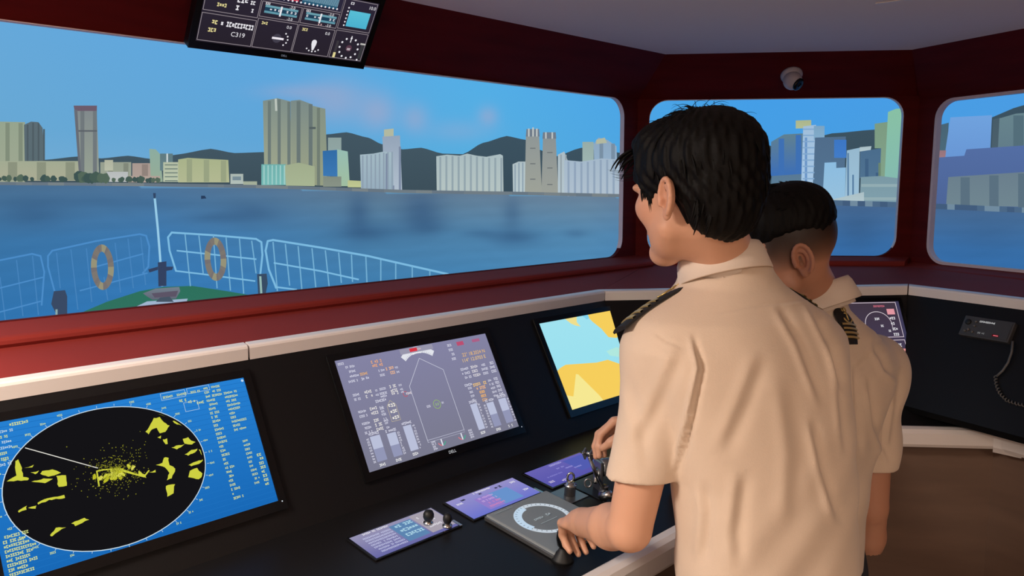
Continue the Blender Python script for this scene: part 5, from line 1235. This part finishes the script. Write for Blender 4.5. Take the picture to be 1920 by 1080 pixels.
cfgA = dict(H=HA, R=RA, wd=wdA, fd=fdA, hip=at(1445, 1130, 1.41), neck=NA, torso=torsoA, skin=SKIN, seed=1.3, label='nearer officer with thick black hair in a white shirt, hand on the tiller',
    gx=(.98, 1.80), gy=(.90, 1.62), ztop=1.75, fx=[(HA[0]-.15, HA[0]+.13, .0024), (1.03, 1.24, .0027)], fy=[(HA[1]-.12, HA[1]+.12, .0024), (1.15, 1.45, .0027)], fz=[(HA[2]-.14, HA[2]+.14, .0024), (.77, .93, .0027), (.93, 1.08, .0027)],
    arms=[dict(S=SLa, E=ELa, W=WLa, d=dfa+np.array([0, .1, 0.02]), palm=np.array([.2, .15, -1.]), side=np.array([.42, .83, .25]), curl=[(.75, .9, .6), (.8, .9, .6), (.85, .9, .6), (.9, .9, .6)], thumb=(.62, .35, .42), hem=.70, r0=.067, r1=.057, hemtilt=(.05, .05, -.02)),
          dict(S=SRa, E=ERa, W=WRa, d=np.array([-.86, -.35, -.12]), palm=np.array([-.1, -.35, -1.]), side=np.array([.35, -.86, 0.]), curl=[(.75, .55, .4), (.65, .6, .4), (.7, .6, .4), (.8, .6, .4)], thumb=(.6, .3, .5), hem=.72, r0=.066, r1=.058)],
    collar=(at(1352, 492, 1.375), CTR, .063, .067), boards=[(at(1284, 534, 1.375), at(1158, 614, 1.325), ray(1222, 575)+UP*.05), (at(1440, 525, 1.43), at(1535, 590, 1.50), (fdA[0], fdA[1], -.1))],
    folds=[([(1335, 588), (1400, 575), (1480, 566), (1562, 548)], 3.5, .0016), ([(1458, 566), (1500, 640), (1548, 765)], 9, .005), ([(1515, 558), (1558, 650), (1592, 745)], 8, .005), ([(1524, 780), (1545, 880), (1578, 985)], 9, .006), ([(1440, 660), (1402, 760), (1358, 860)], 16, .004), ([(1480, 700), (1500, 850), (1490, 990)], 18, .004), ([(1400, 880), (1385, 1000), (1390, 1070)], 14, .005), ([(1290, 640), (1238, 760), (1190, 850)], 14, .004), ([(1225, 622), (1250, 640), (1282, 652)], 3.5, .0018), ([(1300, 622), (1316, 690), (1296, 790), (1270, 890)], 6, .010), ([(1175, 700), (1200, 790), (1215, 880)], 12, .003), ([(1560, 620), (1575, 720), (1588, 860)], 8, .004), ([(1320, 900), (1330, 960), (1320, 1060)], 10, .005)])
personA, LA, shA = build_officer(cfgA)
# ---- thick black hair
def hair_volume(H, R, shapes, subs, step=.0032, bump=.0016, seed=0.0):
    b = .2; V = Vol(*[axis_coords(H[i]-b, H[i]+b, step, []) for i in range(3)]); L = lambda f_, l_, u_: H+R[0]*f_+R[1]*l_+R[2]*u_
    for c_, r_ in shapes: V.ell(L(*c_), r_, R, .02)
    for c_, r_ in subs: V.ell(L(*c_), r_, R, .008, 'sub')
    def wob(X, Y, Z):
        x, y, z = X-H[0], Y-H[1], Z-H[2]; l_ = R[1][0]*x+R[1][1]*y+R[1][2]*z; f_ = R[0][0]*x+R[0][1]*y+R[0][2]*z; u_ = R[2][0]*x+R[2][1]*y+R[2][2]*z
        a = np.arctan2(l_, f_+.02)
        return bump*(np.sin(a*26+8*np.sin(u_*30+seed))+np.sin(a*47+f_*60+seed)*.7+np.sin(l_*160+u_*90)*.4)
    V.warp(wob); V_, F_ = V.mesh(); return smooth_vf(V_, F_, 1, .4), F_
V_, F_ = hair_volume(HA, RA, [((-.020, 0, .048), (.108, .090, .084)), ((-.056, 0, .006), (.070, .080, .082)), ((.040, 0, .082), (.066, .074, .044)), ((-.044, 0, .060), (.080, .078, .066)), ((.040, .066, .030), (.030, .014, .042)), ((.040, -.066, .030), (.030, .014, .042)), ((-.060, 0, -.040), (.048, .060, .048))],
    [((.085, 0, -.040), (.072, .130, .075)), ((.020, .092, -.050), (.034, .040, .040)), ((.020, -.092, -.050), (.034, .040, .040)), ((-.008, .098, -.018), (.022, .030, .030)), ((-.008, -.098, -.018), (.022, .030, .030)), ((.020, 0, -.11), (.09, .2, .055))])
hairA = mesh('hair', V_, F_, 'hair_black', personA, True, label='thick black hair')
rng = np.random.RandomState(3); roots = []
for k in range(520):
    a = rng.uniform(0, 2*math.pi); e = rng.uniform(-.15, 1.45); dv = np.array([math.cos(a)*math.cos(e), math.sin(a)*math.cos(e), math.sin(e)])
    if dv[0] > .5 and dv[2] < .45: continue
    p = np.array([-.022, 0, .044])+dv*np.array([.103, .085, .081]); 
    if p[2] < -.02 and p[0] > -.06: continue
    tan = nrm(np.array([dv[0]*.5-.3*(dv[0] < 0), dv[1]*.8, -.8])-dv*.0); tan = nrm(tan-dv*(tan@dv)*1.0+rng.normal(0, .10, 3))
    roots.append((LA(*p), RA.T@tan, rng.uniform(.03, .06), rng.uniform(.0022, .0042), RA.T@(np.array([0, 0, -.5])-dv*.35)))
for k in range(46):                                              # lower edge at the nape and behind the ear
    a = rng.uniform(-1.0, 1.0)*1.55; p = np.array([-.058-.040*math.cos(a), .078*math.sin(a), -.040+.012*abs(a)+rng.normal(0, .008)])
    roots.append((LA(*p), RA.T@np.array([.25*math.cos(a)+.1, .1*math.sin(a), -1.]), rng.uniform(.022, .042), rng.uniform(.002, .0036), RA.T@np.array([.3, 0, -.1])))
for s_ in (1, -1):
    for k in range(14):                                           # side locks in front of the ear
        p = np.array([.024+.030*rng.rand(), s_*(.070+.004*rng.rand()), .020*rng.rand()+.008]); roots.append((LA(*p), RA.T@np.array([.12, s_*.02, -1.]), rng.uniform(.025, .046), .0026, RA.T@np.array([-.2, -s_*.2, 0])))
    for k in range(16):                                           # fringe
        p = np.array([.080, s_*rng.uniform(0, .06), .075+rng.normal(0, .008)]); roots.append((LA(*p), RA.T@np.array([.8, s_*.45, -.25]), rng.uniform(.035, .06), .0028, RA.T@np.array([-.5, 0, -1.0])))
Vv, Ff = hair_locks(HA, RA, roots); mesh('hair_lock', Vv, Ff, 'hair_black', hairA, True)['kind'] = 'stuff'
fine = []
for k in range(90):                                               # flyaway strands on the crown and fringe
    a = rng.uniform(-2.8, 2.8); e = rng.uniform(.75, 1.5); dv = np.array([math.cos(a)*math.cos(e), math.sin(a)*math.cos(e), math.sin(e)]); p = np.array([-.018, 0, .046])+dv*np.array([.104, .085, .082])
    tan = nrm(np.array([rng.normal(.1, .7), rng.normal(0, .7), .25])); fine.append((LA(*p), RA.T@nrm(tan+dv*.55), rng.uniform(.03, .055), .0007, RA.T@(-dv*1.7)))
for k in range(10): fine.append((LA(.085, .045+.01*rng.rand(), .03+.02*rng.rand()), RA.T@np.array([.9, .5, -.3]), rng.uniform(.03, .05), .0006, RA.T@np.array([.1, .1, .7])))
Vv, Ff = hair_locks(HA, RA, fine, 7, 3); mesh('hair_strand', Vv, Ff, 'hair_black', hairA, True)['kind'] = 'stuff'

# ================================================================== farther officer
FBr = np.array([-.835, -.549]); RB = rot_frame(FBr, .30); HB = at(1474, 474, 1.62)
SRb = at(1636, 684, 1.79); NB = at(1528, 560, 1.68); SLb = NB+(NB-SRb)*np.array([1, 1, 0])*.78; SLb[2] = SRb[2]
wdB = nrm((SRb-SLb)[:2]); fdB = np.array([-wdB[1], wdB[0]])
ERb = at(1632, 950, 1.80); WRb = ERb+nrm(at(1612, 1100, 1.90)-ERb)*.245
ELb = SLb+np.array([-.06, .06, -.27]); WLb = ELb+nrm(np.array([-.72, .55, -.16]))*.24
torsoB = [row(1490, 1060, 1.74, .160, .118), row(1495, 960, 1.73, .158, .116), row(1505, 870, 1.72, .160, .118), row(1518, 800, 1.71, .168, .120), row(1532, 730, 1.70, .176, .120), row(1538, 690, 1.69, .178, .116), row(1538, 655, 1.685, .164, .104), row(1536, 625, 1.68, .132, .090), row(1532, 600, 1.68, .096, .076), row(1529, 578, 1.68, .068, .066), row(1527, 558, 1.68, .062, .062)]
cfgB = dict(H=HB, R=RB, wd=wdB, fd=fdB, hip=at(1490, 1050, 1.77), neck=NB, torso=torsoB, skin=SKIN2, seed=4.1, stub=(-.030, .085, .5), label='farther officer with short cropped hair and a four-striped shoulder board, head bowed',
    gx=(1.0, 1.78), gy=(1.32, 2.02), ztop=1.66, fx=[(HB[0]-.14, HB[0]+.14, .0026)], fy=[(HB[1]-.14, HB[1]+.14, .0026)], fz=[(HB[2]-.14, HB[2]+.14, .0026)],
    arms=[dict(S=SRb, E=ERb, W=WRb, d=WRb-ERb+np.array([-.1, 0, 0]), palm=np.array([-.3, -.8, 0.]), side=np.array([-.9, .3, 0.]), curl=[(.5, .6, .4)]*4, hem=.72, r0=.067, r1=.058),
          dict(S=SLb, E=ELb, W=WLb, d=np.array([-.75, .5, -.2]), palm=np.array([-.1, 0, -1.]), side=np.array([.5, .75, 0.]), curl=[(.4, .5, .3)]*4, hem=.72, r0=.066, r1=.060)],
    collar=(at(1527, 556, 1.68), rot_frame((fdB+FBr)/2, .40), .066, .072), boards=[((1577, 582), (1601, 648), RT*.75+FW*.6), (NB-np.array([wdB[0], wdB[1], .3])*.05, NB-np.array([wdB[0], wdB[1], .35])*.16, (fdB[0], fdB[1], -.1))],
    folds=[([(1640, 640), (1662, 690), (1692, 715)], 7, .005), ([(1628, 700), (1645, 800), (1672, 872)], 7, .006), ([(1603, 680), (1612, 860)], 6, .005), ([(1690, 690), (1680, 780), (1668, 860)], 7, .004), ([(1655, 620), (1640, 660), (1600, 700)], 9, .004), ([(1640, 740), (1636, 860)], 10, .003)])
personB, LB, shB = build_officer(cfgB)
V_, F_ = hair_volume(HB, RB, [((-.012, 0, .056), (.102, .080, .084)), ((.020, 0, .085), (.072, .066, .046)), ((-.03, 0, .08), (.08, .07, .058))],
    [((.090, 0, -.010), (.055, .12, .060)), ((-.03, .10, .012), (.20, .040, .042)), ((-.03, -.10, .012), (.20, .040, .042)), ((-.11, 0, -.005), (.060, .12, .045)), ((0, 0, -.05), (.14, .14, .085))], .0036, .0009, 2.0)
hairB = mesh('hair', V_, F_, 'hair_black', personB, True, label='short black hair, longer on top')
roots = []
for k in range(260):
    a = rng.uniform(0, 2*math.pi); e = rng.uniform(.35, 1.5); dv = np.array([math.cos(a)*math.cos(e), math.sin(a)*math.cos(e), math.sin(e)]); p = np.array([-.012, 0, .056])+dv*np.array([.100, .078, .083])
    tan = nrm(np.array([.8, dv[1]*.5, .1])); tan = nrm(tan-dv*(tan@dv)*.8+rng.normal(0, .2, 3)+dv*.12); roots.append((LB(*p), RB.T@tan, rng.uniform(.016, .030), rng.uniform(.0016, .0026), RB.T@(-dv*.4)))
Vv, Ff = hair_locks(HB, RB, roots, 4); mesh('hair_lock', Vv, Ff, 'hair_black', hairB, True)['kind'] = 'stuff'
